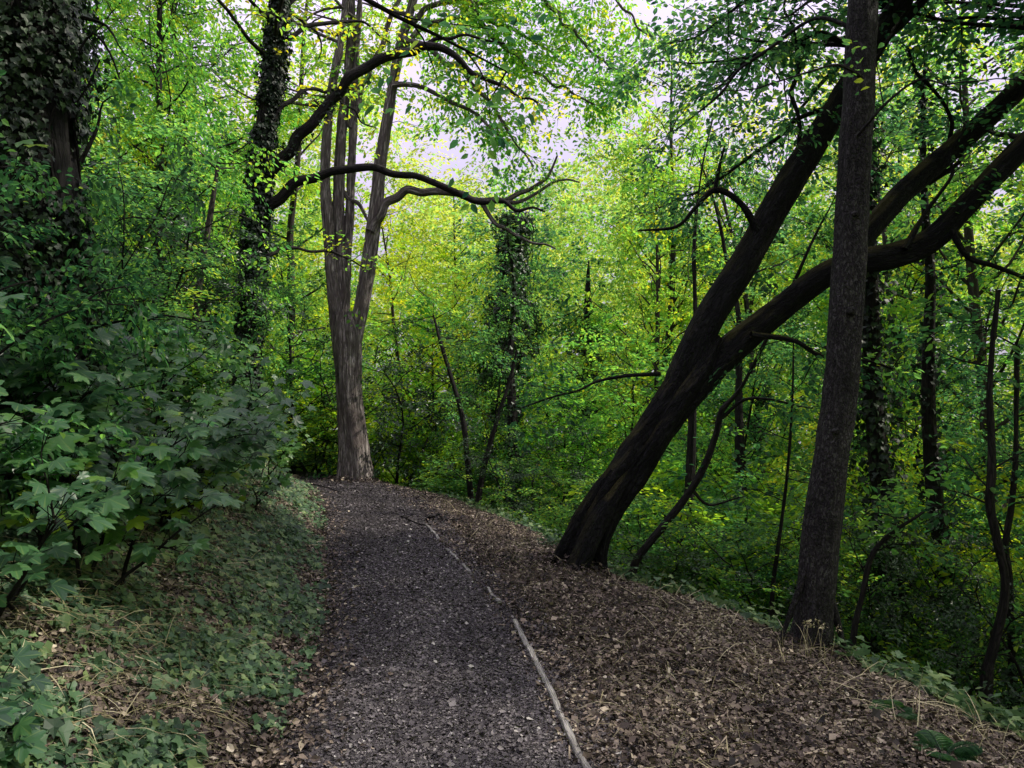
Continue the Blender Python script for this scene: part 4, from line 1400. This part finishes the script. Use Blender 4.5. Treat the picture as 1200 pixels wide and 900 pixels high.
slim('slim_tree', 'short dark trunk by the lip of the slope left of the leaning trunk foot', [(604, 600, 16), (602, 540, 14), (600, 480, 12), (598, 430, 8)], 16, 'bark_dark', seed=15, ivy=700, crown=5, crown_lo=.5, cl=(.6, 1.3))

# ------------------------------------------------------------------ broad-leaved shrubs on the left bank
def maple(label, px, py_ground, Y, h, seed, nst=4, leafs=(.085, .15), lean=(.55, -.35), tint=.45):
    rng = np.random.default_rng(seed + 700)
    x = P(px, py_ground, Y)[0]
    z = terr1(x, Y)
    t = thing('maple_sapling', label, 'shrub', (x, Y, z))
    Wd, LA = Wood(), Leaves()

    def stem(base, d, Ln, r, lvl):
        b = grow(rng, base, d, Ln, 6, .10, .0 if lvl == 0 else -.04)
        Wd.tube(b, np.linspace(r, r * .35, len(b)), 6, .1)
        m = max(4, int(Ln * (.75 if lvl == 0 else 1) / .095))
        ts = np.linspace(.3 if lvl == 0 else .2, 1, m)
        pp, dd = at_t(b, ts)
        for k in range(m):
            for sg in (-1, 1):
                sd = np.cross(dd[k], [0, 0, 1.0])
                sd = sd / max(np.linalg.norm(sd), 1e-6) * sg
                if k % 2:
                    sd = sd * .3 + np.array([0, 0, .5]) + np.array([lean[0], lean[1], 0]) * .6
                pl = rng.uniform(.06, .16)
                pd = nrmz((sd + dd[k] * .45 + rng.normal(0, .25, 3))[None])[0]
                pe = pp[k] + pd * pl + np.array([0, 0, .02])
                Wd.tube(np.array([pp[k], (pp[k] + pe) / 2 + [0, 0, .01], pe]), [.0025, .002, .002], 3, .2)
                ax = pd * np.array([1, 1, .3]) + np.array([lean[0], lean[1], 0]) * .35 + np.array([0, 0, -.38]) + rng.normal(0, .12, 3)
                N = np.array([.28, -.50, 1.0]) + rng.normal(0, .30, 3)
                s = rng.uniform(*leafs) * (.85 - .2 * ts[k]) * (.6 if rng.random() < .2 else 1)
                LA.add(pe, ax, N, s, float(np.clip(rng.normal(tint, .2), 0, 1)), PALM)
            if lvl == 0 and ts[k] > .3 and rng.random() < .6:
                d2 = dd[k] * .5 + np.array([rng.normal(lean[0], .7), rng.normal(lean[1], .7), rng.uniform(.0, .5)])
                stem(pp[k], d2, Ln * rng.uniform(.25, .5), r * .5, 1)

    for s in range(nst):
        d = np.array([lean[0] * .8 + rng.normal(0, .35), lean[1] * .8 + rng.normal(0, .4), 1.0])
        stem(np.array([x + rng.normal(0, .12), Y + rng.normal(0, .12), z - .05]), d, h * rng.uniform(.75, 1.1), .012, 0)
    off_obj(Wd, 'stem', M['bark_dark'], t)
    LA.build('foliage', M['leaf_bank'], t, offset=t.location, smooth=True)
    return t


B1, B2 = (.10, .165), (.095, .155)
maple('large-leaved sapling drooping over the bank at the left edge, nearest to the viewer', 5, 640, 3.3, .60, 1, 3, B2)
maple('large-leaved sapling with pale shining leaves reaching lowest over the ivy on the bank', 100, 575, 4.0, .85, 2, 5, B1)
maple('dark broad-leaved sapling at the left edge halfway up', 5, 540, 4.3, 1.0, 3, 5, B1, tint=.35)
maple('broad-leaved sapling with a bare dark stem crossing its leaves', 140, 510, 5.0, 1.1, 4, 5, B1)
maple('leafy sapling in the middle of the bank thicket', 185, 510, 5.8, 1.1, 5, 5, B1)
maple('leafy sapling with yellow-green leaves in the lower right of the bank thicket', 195, 560, 5.4, .75, 6, 5, B2, tint=.62)
maple('rightmost leafy sapling of the bank thicket, closest to the path', 240, 550, 7.0, .95, 7, 5, B2)
maple('leafy sapling before the foot of the ivy-clad trunk', 235, 500, 8.2, 1.2, 8, 5, B2, tint=.5)
maple('tall leafy sapling at the top of the bank thicket', 120, 430, 6.2, 1.3, 9, 5, B1)
maple('shaded leafy sapling high at the left edge below the huge trunk', 15, 430, 3.9, 1.35, 10, 5, B1, tint=.35)
maple('leafy sapling behind the bank thicket left of the ivy-clad trunk', 190, 450, 8.0, 1.3, 11, 5, B2, tint=.5)
maple('small leafy sapling at the foot of the bank where the path bends', 300, 550, 10.0, .8, 12, 5, (.085, .13), tint=.5)
maple('low leafy sapling spilling from the bank thicket just above the reddish litter', 282, 588, 8.0, .55, 14, 4, (.085, .135), tint=.55)
maple('leafy sapling at the right end of the bank thicket in front of the ivy-clad trunk', 248, 535, 7.6, .85, 15, 4, B2, tint=.5)
maple('low drooping sapling under the right part of the bank thicket', 205, 590, 6.0, .65, 17, 4, B2, tint=.5)
maple('low drooping sapling under the left part of the bank thicket', 60, 640, 3.9, .5, 18, 4, B2, tint=.5)
maple('small dark sapling in the bottom left corner', 0, 880, 2.6, .3, 13, 3, (.08, .12), tint=.4)

# ------------------------------------------------------------------ fern, tuft, edging boards, twigs
rng = np.random.default_rng(77)


def fern(label, px, py, Y, n, Ln, seed):
    rng = np.random.default_rng(seed)
    x = P(px, py, Y)[0]
    z = terr1(x, Y)
    t = thing('fern', label, 'fern', (x, Y, z))
    for k in range(n):
        L, Wd = Leaves(), Wood()
        a = k / n * 2 * PI + rng.normal(0, .25)
        l = Ln * rng.uniform(.75, 1.15)
        e = rng.uniform(.55, 1.0)
        s = np.linspace(0, 1, 14)
        out = l * s * math.cos(e)
        up = l * (s * math.sin(e) - .45 * s ** 2)
        b = np.stack([x + math.cos(a) * out, Y + math.sin(a) * out, z + up], -1)
        Wd.tube(b, np.linspace(.004, .0012, 14), 4, .1)
        ts = np.linspace(.12, 1, 26)
        pp, dd = at_t(b, ts)
        for sg in (-1, 1):
            sdv = nrmz(np.cross(dd, [0, 0, 1.0])) * sg
            up_ = np.cross(nrmz(np.cross(dd, [0, 0, 1.0])), dd)
            ln = .30 * l * np.sin(np.clip(ts * 1.08, 0, 1) * PI) ** .8 + .012
            L.add(pp, sdv + dd * .35 + np.array([0, 0, -.15]), up_ + rng.normal(0, .15, pp.shape), ln, np.clip(rng.normal(.4, .2, len(pp)), 0, 1), OVAL, .34)
        fr = off_obj(L, 'frond', M['fern'], t)
        st = Wd.build('stalk', M['fern'], fr, offset=t.location)
    return t


fern('dark green fern on the slope at the bottom right', 1105, 845, 3.6, 7, .23, 5)
fern('smaller fern just left of the dark fern on the slope', 1050, 815, 4.1, 6, .16, 6)

t = thing('grass_tuft', 'pale grass tuft with seed heads at the foot of the mottled trunk', 'grass tuft', P(948, 725, 5.1))
tx, ty = t.location[0], t.location[1]
L = Leaves()
n = 26
bx_, by_ = tx + rng.normal(0, .10, n), ty + rng.normal(0, .06, n)
a = nrmz(np.stack([rng.normal(0, .3, n), rng.normal(0, .3, n), np.ones(n)], -1))
L.add(np.stack([bx_, by_, terrain(bx_, by_)], -1), a, nrmz(rng.normal(0, 1, (n, 3))), rng.uniform(.10, .24, n), rng.uniform(.3, .8, n), BLADE, .7)
off_obj(L, 'blade', M['straw'], t)
L = Leaves()
k = rng.choice(n, 6, replace=False)
tips = np.stack([bx_, by_, terrain(bx_, by_)], -1)[k] + a[k] * .24
for j in range(6):
    m = 12
    L.add(np.repeat(tips[j][None], m, 0) + rng.normal(0, .012, (m, 3)), rng.normal(0, 1, (m, 3)) + [0, 0, .5], rng.normal(0, 1, (m, 3)), rng.uniform(.012, .026, m), rng.uniform(.6, 1, m), DIAM)
    L.add(tips[j][None] - a[k][j] * .24, a[k][j], [0.3, 1, 0], .24, .6, BLADE, .35)
off_obj(L, 'seed_head', M['straw'], t)


def board(name, label, rows, wid, hgt, lift, seed, grp=None, mat='timber'):
    """weathered timber edging: a swept, worn strip set on edge in the ground"""
    rng = np.random.default_rng(seed)
    pts = []
    for (px, py) in rows:
        dy = (EYE - .01) * F / (py - 470)
        p = P(px, py, dy)
        pts.append([p[0], p[1], terr1(p[0], p[1])])
    pts = np.array(pts)
    p, r = smooth_path(pts, np.full(len(pts), 1.0), .04)
    n = len(p)
    p[:, 2] = terrain(p[:, 0], p[:, 1])
    tan = nrmz(np.gradient(p, axis=0))
    sd = nrmz(np.cross(tan, [0, 0, 1.0]))
    w_ = wid / 2 * (1 + .22 * fbm(np.stack([np.arange(n) * .35, np.zeros(n), np.zeros(n)], -1), seed))
    hh = lift + .010 * fbm(np.stack([np.arange(n) * .22, np.ones(n), np.zeros(n)], -1), seed + 1)
    prof = [(-1, -hgt), (-1, -.006), (-.72, 0), (-.1, .002), (.3, -.002), (.75, 0), (1, -.007), (1, -hgt)]
    V, B = [], []
    Ls = np.concatenate([[0], np.cumsum(np.linalg.norm(np.diff(p, axis=0), axis=1))])
    for a_, b_ in prof:
        V.append(p + sd * (w_ * a_)[:, None] + np.array([0, 0, 1.0]) * (hh + b_)[:, None] + rng.normal(0, .0012, (n, 3)))
        B.append(np.stack([np.full(n, a_ * wid), np.full(n, b_), Ls], -1))
    V = np.stack(V, 1).reshape(-1, 3)
    B = np.stack(B, 1).reshape(-1, 3)
    m = len(prof)
    i = np.arange(n - 1)[:, None] * m
    j = np.arange(m)[None]
    f = np.stack([i + j, i + m + j, i + m + (j + 1) % m, i + (j + 1) % m], -1).reshape(-1, 4)
    caps = np.array([list(range(m)), list(range((n - 1) * m, n * m))[::-1]])
    me = mesh_np(name, V, [f, caps], {'barkuv': ('FLOAT_VECTOR', B + seed)}, False)
    o = link(name, me, M[mat])
    tag(o, label, 'edging board', grp)
    return o


G = 'timber edging pieces along the right of the path'
board('edging_board', 'long pale weathered timber edging strip running to the bottom of the path', [(708, 935), (690, 899), (665, 849), (641, 797), (619, 754), (603, 722)], .034, .12, .034, 1, G)
board('edging_board', 'short edging strip just beyond the far end of the long timber edging', [(586, 703), (578, 695), (572, 688)], .030, .10, .026, 2, G)
board('edging_board', 'tiny half-buried edging piece, third along from the long timber strip', [(551, 668), (543, 659)], .028, .10, .022, 3, G)
board('edging_board', 'thin edging strip between the tiny piece and the farthest timber strip', [(537, 654), (529, 646), (522, 640)], .030, .10, .026, 4, G)
board('edging_board', 'farthest timber edging strip, beside the dark patch on the path', [(514, 630), (507, 621), (499, 612)], .032, .10, .028, 5, G)


def twig(label, rows, r, seed):
    pts = []
    for (px, py) in rows:
        dy = (EYE - .02) * F / (py - 470)
        p = P(px, py, dy)
        pts.append([p[0], p[1], terr1(p[0], p[1]) + r + .012])
    Wd = Wood()
    Wd.tube(np.array(pts), np.linspace(r, r * .4, len(pts)), 6, .05, bump=.001, seed=seed)
    o = Wd.build('fallen_twig', M['bark_dark'])
    tag(o, label, 'twig')


twig('dark fallen twig lying at the farthest timber strip', [(470, 602), (482, 607), (494, 612), (505, 611)], .012, 3)
twig('bare fallen stick on the path left of the twin-stemmed trunk', [(362, 566), (378, 569), (400, 576)], .014, 4)
twig('long thin stick half buried in leaf litter right of the timber edging', [(770, 790), (800, 800), (850, 806)], .005, 5)
